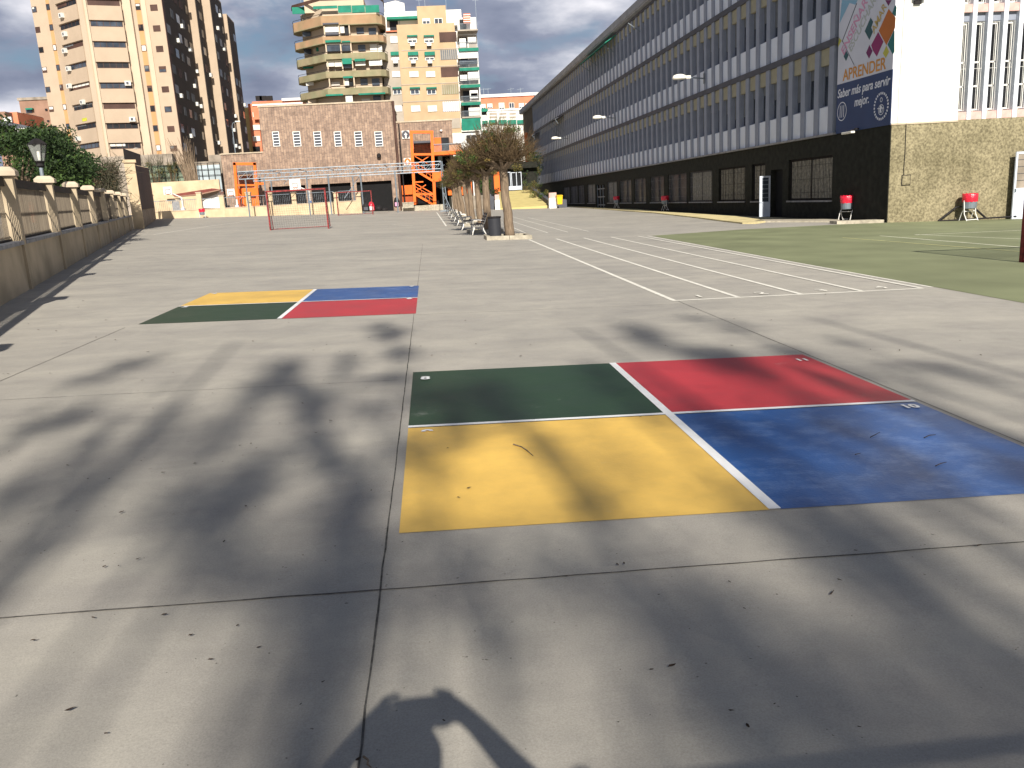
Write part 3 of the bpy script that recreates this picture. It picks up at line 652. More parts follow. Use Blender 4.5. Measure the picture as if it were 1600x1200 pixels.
# ------------------------------------------------------------------ generic far-building kit
class Bld:
    def __init__(s, name, label, px, py, Y, cat='building', group=None):
        s.root = empty(name, at(px, py, Y), 0, label, cat, group); s.inv = Matrix.Translation(-s.root.location)
    def put(s, mb, name, mt, parent=None, **k):
        mb.v = [tuple(s.inv @ Vector(v)) for v in mb.v]; return mb.build(name, M[mt] if isinstance(mt, str) else mt, parent or s.root, **k)
    def rect(s, x0, y0, x1, y1, Y, d, name, mt, parent=None, **k):
        return s.put(ybox(MB(), rc(x0, y0, x1, y1, Y), Y, d), name, mt, parent, **k)
    def window(s, x0, y0, x1, y1, Y, fm='white', gm='wglass', shut=None, split=1, t=.10, name='window'):
        a, b, c, e = rc(x0, y0, x1, y1, Y); fr = MB(); th = .09
        fr.box(a, Y-t, c, b, Y, c+th); fr.box(a, Y-t, e-th, b, Y, e); fr.box(a, Y-t, c+th, a+th, Y, e-th); fr.box(b-th, Y-t, c+th, b, Y, e-th)
        for i in range(split): u = a+(b-a)*(i+1)/(split+1); fr.box(u-th/2, Y-t, c+th, u+th/2, Y, e-th)
        o = s.put(fr, name, fm); s.put(MB().box(a+th, Y-t*.5, c+th, b-th, Y-.01, e-th), 'pane', gm, o)
        if shut: f_, sm = shut; s.put(MB().box(a+th*.6, Y-t*.8, e-(e-c)*f_, b-th*.6, Y-t*.55, e-th*.5), 'shutter', sm, o)
        return o
YB = 118
# ---- brown brick hall
bb = Bld('brick_hall', 'brown brick hall with six slim windows and dark garage openings behind the steel canopy', 500, 325, YB)
x0, x1, _, ztop = rc(404.5, 163, 618, 240, YB); xl = at(346, 260, YB).x
zlo = at(380, 240, YB).z; zg = -1.0
op = [(421, 478), (487, 549), (558, 613)]; ops = [(at(a, 300, YB).x, at(b, 300, YB).x) for a, b in op]; zo = at(560, 284.5, YB).z
x0 = at(407, 200, YB).x; x1 = at(618, 240, YB).x
g = MB(); g.box(x0, YB, zo, x1, YB+.6, ztop); cuts = [x0]
for a, b in ops: cuts += [a, b]
cuts += [x1]
for i in range(0, len(cuts), 2):
    if cuts[i+1] > cuts[i]: g.box(cuts[i], YB, zg, cuts[i+1], YB+.6, zo)
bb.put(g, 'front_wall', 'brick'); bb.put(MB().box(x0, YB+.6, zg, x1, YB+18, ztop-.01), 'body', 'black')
bb.put(MB().box(x1-.3, YB+.6, zg, x1+.02, YB+18.1, ztop), 'side_wall', 'brick')
bb.put(MB().box(x0-.1, YB-.1, ztop, x1+.1, YB+18, ztop+.18), 'parapet', 'cap')
bb.put(MB().box(xl, YB+.3, zg, x0-.01, YB+12, zlo), 'low_wing', 'brick'); bb.put(MB().box(xl-.1, YB+.2, zlo, x0-.02, YB+12, zlo+.15), 'parapet', 'cap')
for (a, b) in ((185, 228), (313, 360), (442, 490), (570, 615), (697, 745), (823, 872)):
    o = bb.window(380+a/4, 205.5, 380+b/4, 229, YB-.002, split=0, t=.12)
    A, B_, Cc, E = rc(380+a/4, 205.5, 380+b/4, 229, YB); g = MB()
    for i in range(1, 5): z = Cc+(E-Cc)*i/5; g.box(A+.1, YB-.11, z-.06, B_-.1, YB-.03, z+.06)
    bb.put(g, 'glazing_bar', 'white', o)
bb.put(MB().lathe(at(592, 243, YB-.3), [(.05, -.3), (.28, -.25), (.3, .1), (.1, .3)], 10), 'wall_lantern', 'darkmetal')
P = at(619, 200, YB); bb.put(MB().tube((x1+.25, YB-.25, zg), (x1+.25, YB-.25, ztop), .17, 8), 'downpipe', 'shutter_br'); bb.put(MB().tube((x1+.75, YB-.1, zg), (x1+.75, YB-.1, ztop-3), .1, 8), 'downpipe', 'darkmetal')
# ---- right wing with the orange stair
YA = 121
ba = Bld('brick_annexe', 'lower brown brick wing with two white emblem plaques beside the orange staircase', 665, 325, YA)
A, B_, _, zt_ = rc(620, 190, 708, 260, YA)
def z7(x, y): return 620+x/7.5, 180+y/7.5
def r7(x0, y0, x1, y1): return (*z7(x0, y0), *z7(x1, y1))
zv = at(*z7(500, 465), YA).z; xv0 = at(*z7(25, 800), YA).x; xv1 = at(708, 280, YA).x
zv2 = at(*z7(120, 675), YA).z
ba.put(MB().box(x1+.05, YA, zv, B_, YA+8, zt_), 'wall', 'brick'); xs7 = at(*z7(200, 700), YA).x
ba.put(MB().box(x1+.05, YA, zv2, xs7, YA+8, zv-.001), 'wall', 'brick'); ba.put(MB().box(x1, YA-.1, zt_, B_+.1, YA+8, zt_+.2), 'parapet', 'cap')
ba.put(MB().box(x1+.05, YA+5, -1, B_+6, YA+8, zv-.01), 'recess_back', 'black')
ba.put(MB().box(xs7+3.6, YA+.0, -1, xs7+4.2, YA+4.9, zv-.01), 'wall', 'darkwall')
ba.rect(*r7(60, 820, 192, 930), YA+1, .3, 'orange_panel', 'orange'); ba.rect(*r7(65, 935, 245, 1045), YA+1.4, .3, 'orange_panel', 'orange_dk')
ba.put(ybox(MB(), rc(*r7(445, 262, 615, 408), YA-.05), YA-.05, .04), 'doorway', 'shutter_br')
o = ba.rect(*r7(440, 262, 520, 408), YA-.15, .1, 'door', 'orange'); ba.rect(*r7(530, 262, 610, 408), YA-.12, .05, 'pane', 'wglass2', o)
ba.put(MB().lathe(at(*z7(520, 182), YA-.2), [(.1, -.15), (.22, 0), (.1, .15)], 8), 'wall_light', 'white')
for (bx0, by0, bx1, by1, cm) in ((60, 180, 148, 276, 'band'), (84, 503, 166, 586, 'orange')):
    pq = ba.rect(*r7(bx0, by0, bx1, by1), YA-.12, .1, 'emblem_plaque', 'white')
    cx, cy = z7((bx0+bx1)/2, (by0+by1)/2); c = at(cx, cy, YA-.13); rr = .54 if cm == 'band' else .46
    dsk = MB(); n_ = 24; pts = [(c.x+rr*math.cos(2*PI*i/n_), YA-.125, c.z+rr*math.sin(2*PI*i/n_)) for i in range(n_)]; dsk.ext(pts, (0, -.03, 0)); e1 = ba.put(dsk, 'emblem_disc', cm, pq)
    ar = MB().ext([(c.x-.10, YA-.157, c.z-rr), (c.x+.10, YA-.157, c.z-rr), (c.x+.10, YA-.157, c.z-.02), (c.x+.26, YA-.157, c.z-.05), (c.x, YA-.157, c.z+.30), (c.x-.26, YA-.157, c.z-.05), (c.x-.10, YA-.157, c.z-.02)], (0, -.02, 0))
    ba.put(ar, 'emblem_arch', 'white', pq)
# ---- orange staircase
def beam7(mb, a, b, Y, t): return mb.tube(at(*z7(*a), Y), at(*z7(*b), Y), t, 4)
YS = 116
os_ = Bld('fire_stair', 'tall orange steel fire stair with walkway beside the brown brick hall', 660, 322, YS, 'staircase')
for dY in (0, 3):
    g = MB(); beam7(g, (168, 185), (212, 1050), YS+dY, .27); beam7(g, (408, 185), (447, 1050), YS+dY, .27); os_.put(g, 'post', 'orange')
g = MB(); beam7(g, (150, 198), (428, 198), YS, .26); beam7(g, (170, 460), (430, 458), YS, .20); beam7(g, (190, 665), (440, 662), YS, .2); beam7(g, (200, 925), (450, 925), YS, .2); beam7(g, (200, 785), (310, 780), YS, .12); os_.put(g, 'cross_beam', 'orange')
g = MB(); beam7(g, (205, 590), (380, 480), YS+.2, .09); beam7(g, (215, 900), (340, 815), YS+.2, .09); beam7(g, (215, 800), (435, 925), YS+.2, .09); beam7(g, (210, 480), (400, 590), YS+2, .07); os_.put(g, 'brace', 'orange')
def flight(a, b, Yc, wd):
    g = MB(); p, q = at(*z7(*a), Yc), at(*z7(*b), Yc); g.ext([p+Vector((0, 0, .12)), q+Vector((0, 0, .12)), q-Vector((0, 0, .22)), p-Vector((0, 0, .22))], (0, .1, 0)); g.ext([p+Vector((0, wd, .12)), q+Vector((0, wd, .12)), q+Vector((0, wd, -.22)), p+Vector((0, wd, -.22))], (0, .1, 0))
    fo = os_.put(g, 'stair_flight', 'orange'); t = MB(); n_ = 12
    for i in range(n_):
        c = p.lerp(q, (i+.5)/n_); t.box(c.x-.15, c.y+.1, c.z-.02, c.x+.15, c.y+wd, c.z+.03)
    os_.put(t, 'tread', 'orange_dk', fo); h = MB()
    h.tube(p+Vector((0, 0, 1.0)), q+Vector((0, 0, 1.0)), .05, 5); h.tube(p+Vector((0, 0, .55)), q+Vector((0, 0, .55)), .03, 5)
    for i in range(6): c = p.lerp(q, i/5); h.tube(c, c+Vector((0, 0, 1)), .035, 5)
    os_.put(h, 'handrail', 'orange', fo)
flight((205, 915), (430, 1045), YS-.2, 1.3); flight((215, 640), (440, 775), YS-.2, 1.3)
g = MB(); a, b, c, e = rc(*r7(430, 740, 540, 775), YS-.2); g.box(a, YS-.2, c, b, YS+3, e); os_.put(g, 'landing', 'orange')
a, b, c, e = rc(*r7(430, 655, 545, 740), YS-.2); os_.put(MB().box(a, YS-.2, c, b, YS-.14, e), 'landing_screen', 'orange')
a, b, c, e = rc(*r7(195, 335, 400, 450), YS+3.4); os_.put(MB().box(a, YS+3.4, c, b, YS+3.5, e), 'mesh_screen', mat('stair_mesh', (.45, .20, .12), .8, .2, 4))
a, b, c, e = rc(*r7(195, 305, 395, 328), YS+1); os_.put(MB().box(a, YS+.5, c, b, YS+3.3, e), 'upper_landing', 'band')
a, b, c, e = rc(*r7(428, 418, 785, 460), YS+1); os_.put(MB().box(a, YS+1, c, b, YS+3.2, e), 'walkway', 'orange')
g = MB(); a, b, c2, e2 = rc(*r7(428, 330, 785, 418), YS+1); g.box(a, YS+1, e2-.08, b, YS+1.06, e2)
for i in range(26): u = a+(b-a)*i/25; g.tube((u, YS+1.03, c2), (u, YS+1.03, e2), .03, 4)
os_.put(g, 'walkway_railing', 'steel'); a, b, c, e = rc(*r7(430, 345, 520, 418), YS+1.2); os_.put(MB().box(a, YS+1.2, c, b, YS+1.26, e), 'walkway_panel', 'orange'); a, b, c, e = rc(*r7(612, 330, 760, 418), YS+1.2); os_.put(MB().box(a, YS+1.2, c, b, YS+1.24, e), 'walkway_panel', mat('pale_orange', (.62, .30, .13), .7, .1, 2))
kb = MB(); a, b, c, e = rc(*r7(60, 1055, 560, 1092), 112); kb.box(a, 112, -.5, b, 117.5, e); tag(kb.build('pavement', M['stone']), kind='structure')
a, b, c, e = rc(*r7(70, 1030, 200, 1088), 111.5); tag(MB().box(a, 111.3, c, b, 112.0, e).box(a-.05, 111.25, e, b+.05, 112.05, e+.12).build('concrete_bench', M['stone'], bevel=.02), 'pale concrete block bench at the foot of the orange stair', 'bench')
# ---- left orange frame
def z6(x, y): return 200+x/5.333, 220+y/5.333
YL = 113
ol = Bld('fire_stair', 'smaller orange stair frame at the left end of the brick hall', 385, 320, YL, 'staircase')
def beam6(mb, a, b, Y, t): return mb.tube(at(*z6(*a), Y), at(*z6(*b), Y), t, 4)
for dY in (0, 2.5):
    g = MB(); beam6(g, (888, 183), (925, 640), YL+dY, .24); beam6(g, (1055, 183), (1095, 640), YL+dY, .24); ol.put(g, 'post', 'orange')
g = MB(); beam6(g, (876, 192), (1068, 192), YL, .24); beam6(g, (895, 370), (1085, 370), YL, .16); beam6(g, (1075, 358), (1137, 356), YL, .2); ol.put(g, 'cross_beam', 'orange')
a, b, c, e = rc(*z6(905, 290), *z6(1062, 640), YL+2.8); ol.put(MB().box(a, YL+2.8, c, b, YL+2.9, e), 'mesh_screen', bpy.data.materials['stair_mesh'])
a, b, c, e = rc(*z6(905, 395), *z6(1075, 640), YL+2.2); ol.put(MB().box(a, YL+2.2, c, b, YL+2.3, e), 'orange_panel', 'orange')
g = MB(); beam6(g, (910, 430), (1000, 500), YL+.1, .08); beam6(g, (1000, 430), (910, 500), YL+.1, .06); ol.put(g, 'brace', 'orange')
a, b, c, e = rc(*z6(905, 262), *z6(1060, 278), YL+1); ol.put(MB().box(a, YL+.3, c, b, YL+2.4, e), 'upper_landing', 'band')
# ------------------------------------------------------------------ steel canopy frame
YC = 101
cn = Bld('steel_canopy', 'long grey steel canopy frame of trusses on posts in front of the brick hall', 560, 326, YC, 'canopy')
def z8(x, y): return 340+x/4.444, 220+y/4.444
def truss(a_t, b_t, dz, Y):
    p, q = at(*z8(*a_t), Y), at(*z8(*b_t), Y); z = (p.z+q.z)/2; p.z = q.z = z; g = MB(); dn_ = Vector((0, 0, -dz))
    g.tube(p, q, .06, 5); g.tube(p+dn_, q+dn_, .06, 5); n_ = 24
    for i in range(n_):
        a, b = p.lerp(q, i/n_), p.lerp(q, (i+1)/n_)
        g.tube(a, a+dn_, .035, 4); g.tube(a+dn_, b, .03, 4)
    return g, p, q, z
g, p, q, z = truss((140, 200), (1550, 158), .85, YC); cn.put(g, 'truss', 'steel')
g, p2, q2, z2 = truss((140, 222), (1480, 180), .7, YC+9); 
g = MB(); p2 = Vector((p.x, YC+8, z)); q2 = Vector((q.x, YC+8, z)); g.tube(p2, q2, .06, 5); g.tube(p2-Vector((0, 0, .85)), q2-Vector((0, 0, .85)), .06, 5)
for i in range(24):
    a, b = p2.lerp(q2, i/24), p2.lerp(q2, (i+1)/24); g.tube(a, a-Vector((0, 0, .85)), .035, 4); g.tube(a-Vector((0, 0, .85)), b, .03, 4)
cn.put(g, 'truss', 'steel')
g = MB()
for i in range(8): a = p.lerp(q, i/7); g.tube(a, a+Vector((0, 8, 0)), .05, 4)
cn.put(g, 'purlin', 'steel')
for x in (200, 330, 625, 775, 1000, 1240): 
    X = at(*z8(x, 330), YC).x; cn.put(MB().tube((X, YC, -.5), (X, YC, z-.85), .09, 6), 'post', 'steel')
X = q.x; g = MB()
for dx in (0, .45): g.tube((X+dx, YC, gz(X, YC)), (X+dx*.3, YC, z), .07, 5)
for i in range(9): g.tube((X, YC, .8+i*.65), (X+.4, YC, .9+i*.65), .03, 4)
g.tube((X+.9, YC-.6, gz(X, YC)), (X, YC, 3), .05, 5); g.box(X-.5, YC-.7, gz(X, YC)-.1, X+1.3, YC+.3, gz(X, YC)+.12); cn.put(g, 'post', 'steel')
g = MB()
for a, b in (((520, 225), (460, 300)), ((1000, 225), (880, 400))): g.tube(at(*z8(*a), YC+2), at(*z8(*b), YC+2), .05, 4)
cn.put(g, 'brace', 'steel')
for x in (375, 945):
    X = at(*z8(x, 330), YC+8).x; cn.put(MB().tube((X, YC+8, -.5), (X, YC+8, z-.85), .09, 6), 'post', 'steel')
# ------------------------------------------------------------------ goals
def goal(x, y, wd, hh, label, rot=0, dep=1.0, cord=.0045):
    sgn = 1 if dep > 0 else -1; y3 = .3*sgn
    r = empty('football_goal', (x, y, gz(x, y)), rot, label, 'goal', None)
    def bars(mb, a, b, t=.045): return mb.tube(a, b, t, 4)
    for X in (0, wd): bars(MB(), (X, 0, -.1), (X, 0, hh), .058).build('goal_post', M['red'], r)
    bars(MB(), (-.05, 0, hh), (wd+.05, 0, hh), .058).build('crossbar', M['red'], r)
    g = MB()
    for X in (0, wd): g.tube((X, dep, .02), (X, y3, hh), .02, 5); g.tube((X, 0, .03), (X, dep, .03), .022, 5)
    g.tube((0, dep, .03), (wd, dep, .03), .022, 5); g.build('back_frame', M['red'], r)
    n = MB(); st = .13 if dep > 0 else .07; k = int(wd/st); tdir = (Vector((0, dep, .04)) - Vector((0, y3, hh)))
    def nt_(a, b): n.add([a+Vector((0, 0, -.004)), b+Vector((0.004, 0, -.004)), b+Vector((0, 0, .006)), a+Vector((.004, 0, .006))], [(0, 1, 2, 3)])
    for i in range(k+1):
        X = wd*i/k; a = Vector((X, y3, hh)); b = Vector((X, dep, .04)); n.tube(a, b, cord, 3, cap=False); n.tube((X, .02*sgn, hh), (X, y3, hh), cord, 3, cap=False)
    m_ = int(tdir.length/st)
    for j in range(m_+1):
        a = Vector((0, y3, hh)) + tdir*(j/m_); n.tube(a, a+Vector((wd, 0, 0)), cord, 3, cap=False)
        for X in (0, wd): n.tube((X, .03*sgn, a.z), (X, a.y, a.z), cord, 3, cap=False)
    for i in range(1, 7):
        for X in (0, wd): n.tube((X, dep*i/7, .03), (X, dep*i/7, hh*(1 if i < 3 else 1-(i/7-.3)/.7)), cord, 3, cap=False)
    n.build('net', M['netting'], r); return r
goal(-9.33, 49.9, 3.35, 2.2, 'worn red football goal with net, the large one on the open playground')
goal(-9.95, 93, 3.75, 2.45, 'pale red football goal farthest away, before the dark garage opening')
goal(12.03, 15.82, 3.3, 2.45, 'red football goal cut by the right edge on the green court', 0, -1.0, .007)
# ------------------------------------------------------------------ basketball hoops
def hoop(bx, by, w_px, Y, postx, label):
    c = at(bx, by, Y); r = empty('basketball_hoop', (at(postx, 325, Y).x, Y+.8, gz(-20, 100)), 0, label, 'basketball hoop'); iv = -r.location
    W = w_px/FPX*Y/2; H_ = W*.95
    bo = MB().box(c.x-W, Y-.03, c.z-H_, c.x+W, Y+.03, c.z+H_); bo.v = [tuple(Vector(v)+iv) for v in bo.v]; b = bo.build('backboard', M['white'], r)
    g = MB(); s = .32
    for (a0, a1, b0, b1) in ((-s, s, .10, .16), (-s, s, -.42, -.36), (-s, -s+.06, -.36, .10), (s-.06, s, -.36, .10)): g.box(c.x+a0, Y-.06, c.z+b0, c.x+a1, Y-.033, c.z+b1)
    g.v = [tuple(Vector(v)+iv) for v in g.v]; g.build('aiming_square', M['band'], b)
    g = MB(); n_ = 14; pts = [(c.x+.23*math.cos(2*PI*i/n_), Y-.30+.23*math.sin(2*PI*i/n_), c.z-.42) for i in range(n_+1)]; g.path(pts, .025, 5); g.v = [tuple(Vector(v)+iv) for v in g.v]; g.build('rim', M['orange'], r)
    P0 = Vector((r.location.x, Y+.8, -.3)); P1 = Vector((r.location.x, Y+.8, c.z-.9))
    g = MB().tube(P0, P1, .11, 8); g.tube(P1, Vector((c.x, Y+.04, c.z-.1)), .08, 6); g.v = [tuple(Vector(v)+iv) for v in g.v]; g.build('post', M['white'], r)
    g = MB().box(P0.x-.22, Y+.58, .6, P0.x+.22, Y+1.02, 2.9); g.v = [tuple(Vector(v)+iv) for v in g.v]; g.build('post_pad', M['pale'] if w_px != 16 else mat('blue_pad', (.12, .2, .4), .6), r, bevel=.04)
hoop(262, 298, 12, 107.5, 283, 'basketball hoop leftmost, in front of the plain cream wall'); hoop(361, 300.5, 10.5, 110, 369, 'smallest basketball hoop, beside the left orange stair frame'); hoop(461, 288, 16, 106.8, 484, 'largest basketball hoop with square white board before the brick hall')
# ------------------------------------------------------------------ bins
def bag_bin(x, y, z, label, rot=0, s=1.0):
    r = empty('litter_bin', (x, y, z), rot, label, 'bin', 'litter bins lined with red bags')
    t = MB().lathe((0, 0, 0), [(.20*s, .52*s), (.27*s, .55*s), (.295*s, .8*s), (.30*s, 1.02*s), (.27*s, 1.02*s), (.2*s, .60*s)], 18).build('tub', M['steel'], r, smooth=False)
    b = MB(); prof = []; n_ = 28
    for (rr, zz) in ((.305, .83), (.315, .95), (.325, 1.16), (.30, 1.19), (.275, 1.14), (.25, .95)):
        for k in range(n_):
            th = 2*PI*k/n_; q = rr*s*(1+.03*math.sin(k*5.3+zz*9)+.02*math.sin(k*2.1)); b.v.append((q*math.cos(th), q*math.sin(th), zz*s+.018*math.sin(k*3.7+zz*4)))
    for i in range(5):
        for k in range(n_): k2 = (k+1) % n_; b.f.append((i*n_+k, i*n_+k2, (i+1)*n_+k2, (i+1)*n_+k))
    b.build('red_liner', M['binred'], r, smooth=True)
    g = MB()
    for X in (-.30, .30): g.path([(X*s, -.22*s, 0), (X*s, -.05*s, .3*s), (X*s, 0, .9*s)], .02*s, 6); g.path([(X*s, .24*s, 0), (X*s, .1*s, .35*s), (X*s, 0, .5*s)], .018*s, 6)
    g.path([(-.30*s, 0, .42*s), (.30*s, 0, .42*s)], .018*s, 6); g.path([(-.30*s, -.2*s, .05*s), (.30*s, -.2*s, .05*s)], .018*s, 6); g.build('stand', M['white'], r)
bag_bin(20.15, 38.75, gz(20, 38.7)+.02, 'red-lined bin on a white stand against the dark wall near the corner', PI/2+.6); bag_bin(23.9, 35.0, gz(23.9, 35), 'red-lined bin in sun against the pebbledash end wall', .15)
bag_bin(19.4, 67.5, gz(19.3, 67)+.1, 'small red-lined bin along the dark facade, nearer of the far two', PI/2); bag_bin(19.3, 85, gz(19.3, 85)+.1, 'small red-lined bin farthest along the dark facade', PI/2)
bag_bin(at(315.5, 338, 103).x, 103.3, at(315.5, 343.5, 103).z, 'red-topped bin against the low cream wall on the left', 0, 1.1)
# wheelie bin, white pillar blocks
c = at(874.5, 320, 101); r = empty('wheelie_bin', (c.x, 101, c.z), 0, 'yellow wheeled bin beside a white pillar at the ramp foot', 'bin')
b = MB(); b.prism([(-.28, -.3), (.28, -.3), (.28, .3), (-.28, .3)], 0.05, 1.02); b.v = [(x*(1+.25*z), y*(1+.25*z), z) for x, y, z in b.v]; b.build('body', M['yel'], r, bevel=.03)
MB().ext([(-.38, -.42, 1.03), (.38, -.42, 1.03), (.38, .42, 1.12), (-.38, .42, 1.12)], (0, 0, .07)).build('lid', M['yel'], r); MB().tube((-.3, .3, .1), (-.24, .3, .1), .1, 10).tube((.24, .3, .1), (.3, .3, .1), .1, 10).build('wheel', M['darkmetal'], r)
def gatepost(x0, y0, x1, y1, Y, label):
    a, b, c, e = rc(x0, y0, x1, y1, Y); r = empty('gate_pillar', ((a+b)/2, Y, c), 0, label, 'pillar'); h = (b-a)/2; H_ = e-c
    MB().box(-h, -h, -.3, h, h, H_*.6).build('shaft', M['white'], r); MB().box(-h*.9, -h*.9, H_*.6, h*.9, h*.9, H_).build('upper_block', sill_m, r); return r
gatepost(857, 301, 869.5, 322, 102, 'white pillar with pinkish top right of the yellow ramp'); gatepost(773, 304, 780.5, 325, 103, 'slim white pillar left of the yellow ramp')
tf = MB(); c = Vector((23.9, 35.2, gz(23.9, 35.2)))  # dark struts and a base bar behind the bin
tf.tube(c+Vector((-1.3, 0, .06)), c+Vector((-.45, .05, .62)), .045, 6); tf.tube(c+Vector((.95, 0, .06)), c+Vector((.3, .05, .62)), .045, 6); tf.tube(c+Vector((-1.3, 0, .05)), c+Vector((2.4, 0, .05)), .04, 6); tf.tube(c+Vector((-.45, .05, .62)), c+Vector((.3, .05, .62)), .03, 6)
tag(tf.build('dark_framework', M['darkmetal']), 'low black framework on the ground behind the sunlit red-lined bin', 'framework')
# ------------------------------------------------------------------ ramp and entrance
rp = MB(); P = [at(780.5, 325, 103), at(857, 321.5, 103), at(816, 298.5, 122), at(782, 298, 122)]
za = (P[0].z+P[1].z)/2; zb2 = (P[2].z+P[3].z)/2; Q = [Vector((P[0].x, 103, za)), Vector((P[1].x, 103, za)), Vector((P[2].x+1, 122, zb2)), Vector((P[3].x-.3, 122, zb2))]
rp.add([*Q, *[v-Vector((0, 0, 3.5)) for v in Q]], [(0, 1, 2, 3), (0, 4, 5, 1), (1, 5, 6, 2), (3, 7, 4, 0), (2, 6, 7, 3)]); tag(rp.build('ramp', M['ramp']), kind='structure')
wl = MB(); pa, pb = Q[1], Q[2]
wl.ext([pa+Vector((.05, -.3, -1)), pb+Vector((.05, 0, -1)), pb+Vector((.05, 0, .45)), pa+Vector((.05, -.3, .55))], (.5, 0, 0)); wl.ext([(pa.x+.6, 103.5, -1), (pa.x+2.4, 103.5, -1), (pa.x+2.4, 103.5, za+.6), (pa.x+.6, 103.5, za+.9)], (0, .4, 0))
tag(wl.build('retaining_wall', M['band']), 'dark sloping planter wall along the right of the yellow ramp', 'wall')
wl = MB(); a, b, c, e = rc(757, 303, 773, 323, 104); wl.box(a, 104, c-.5, b, 104.4, e); tag(wl.build('retaining_wall', M['band']), 'short dark wall left of the slim white pillar', 'wall')
wl = MB(); a, b, c, e = rc(706, 306, 757, 323, 112); wl.box(a, 112, c-.5, b, 112.4, e); tag(wl.build('retaining_wall', M['clay']), 'low dirty grey wall seen between the tree trunks', 'wall')
YE = 124
en = Bld('entrance_hall', 'low entrance building with orange panels and white framed glass doors above the ramp', 770, 300, YE)
a, b, c, e = rc(700, 255, 840, 312, YE); en.put(MB().box(a, YE+.3, -1, b, YE+8, e), 'wall', 'darkwall')
for x0_, x1_ in ((699, 708), (716, 726), (729, 737), (772, 781)): en.rect(x0_, 268, x1_, 305, YE, .25, 'orange_panel', 'orange')
for x_ in (710, 739, 783): en.rect(x_, 266, x_+3, 306, YE-.1, .2, 'white_post', 'white')
for x0_, x1_ in ((783, 798), (799, 815)): en.window(x0_, 269, x1_, 297, YE-.1, 'pale', 'wglass2', None, 1, .2, 'glass_door')
en.rect(783, 291, 815, 297, YE-.35, .1, 'door_base', 'pale')
en.rect(741, 258, 840, 264, YE-.5, .6, 'canopy_slab', 'darkwall')
pc = BO+Vector((-math.sin(BAZ), math.cos(BAZ), 0))*117+Vector((-.5, 0, 0)); tag(MB().tube((pc.x, pc.y, 0), (pc.x, pc.y, 13.2), .36, 8).build('orange_column', M['orange']), 'tall orange round column at the far end of the school block', 'column')
# ------------------------------------------------------------------ beige tower on the left
class Facet:                            # an upright plane between two plan points
    def __init__(s, a, b): s.a = Vector((*a, 0)); s.b = Vector((*b, 0)); s.t = (s.b-s.a).normalized(); s.n = Vector((s.t.y, -s.t.x, 0)); s.len = (s.b-s.a).length
    def uv(s, px, py):
        d = ray(px, py); t = s.n.dot(s.a)/s.n.dot(d); P = d*t; return s.t.dot(P-s.a), P.z+EYE
    def rect(s, x0, y0, x1, y1):
        cx, cy = (x0+x1)/2, (y0+y1)/2; return s.uv(x0, cy)[0], s.uv(x1, cy)[0], s.uv(cx, y1)[1], s.uv(cx, y0)[1]
    def box(s, mb, u0, u1, z0, z1, o0, o1):  # o: outward offset
        P = [s.a+s.t*u+s.n*o for u, o in ((u0, o1), (u1, o1), (u1, o0), (u0, o0))]
        return mb.add([(*p.xy, z0) for p in P]+[(*p.xy, z1) for p in P], [(0,3,2,1),(4,5,6,7),(0,1,5,4),(1,2,6,5),(2,3,7,6),(3,0,4,7)])
def xat(px, Y): return at(px, 122 if px < 300 else 150, Y).x
T = Bld('apartment_tower', 'tall beige apartment tower with ribbon balconies and a dark side face at the left', 160, 245, 142)
pA, pB, pC, pD = (xat(68, 149), 149), (xat(97, 148), 148), (xat(149, 142), 142), (xat(206, 143.5), 143.5)
pE = (xat(207, 144.3), 144.3); pF = (xat(269, 144), 144)
ZT = 47; ST_ = 3.07
sx = math.tan(math.radians(-2.4))
seg = []; X = pF[0]; Y = pF[1]
wall_pts = [pF]
for Yn, dx in ((163, 1.35), (169, 1.5), (181, .8), (189, 0)):
    X += sx*(Yn-Y); Y = Yn; wall_pts.append((X, Y)); 
    if dx: X += dx; wall_pts.append((X, Y))
body = [pA, pB, pC, pD, pE] + wall_pts + [(wall_pts[-1][0]-24, 189), (pA[0]-1, 160)]
# front part
front = [pA, pB, pC, pD, pE, pF, wall_pts[1], (wall_pts[1][0]-20, 163), (pA[0], 163)]
T.put(MB().prism(front, -2, ZT), 'tower_body', 'beige')
hz = [ZT, at(335, 0, 166).z+2.5, at(346, -6, 172).z+1, at(372, 28, 185).z]
T.put(MB().prism([wall_pts[2], wall_pts[3], (wall_pts[3][0]-16, wall_pts[3][1]), (wall_pts[2][0]-16, wall_pts[2][1])], -2, hz[1]), 'rear_block', 'beige')
T.put(MB().prism([wall_pts[4], wall_pts[5], (wall_pts[5][0]-16, wall_pts[5][1]), (wall_pts[4][0]-16, wall_pts[4][1])], -2, hz[2]), 'rear_block', 'beige')
T.put(MB().prism([wall_pts[6], wall_pts[7], (wall_pts[7][0]-16, wall_pts[7][1]), (wall_pts[6][0]-16, wall_pts[6][1])], -2, hz[3]), 'rear_block', 'beige')
fA, fB, fC, fD = Facet(pA, pB), Facet(pB, pC), Facet(pC, pD), Facet(pE, pF)
def up(F, r, o0, o1, name, mt, parent=None): 
    g = MB(); F.box(g, r[0], r[1], r[2], r[3], o0, o1); return T.put(g, name, mt, parent)
random.seed(11)
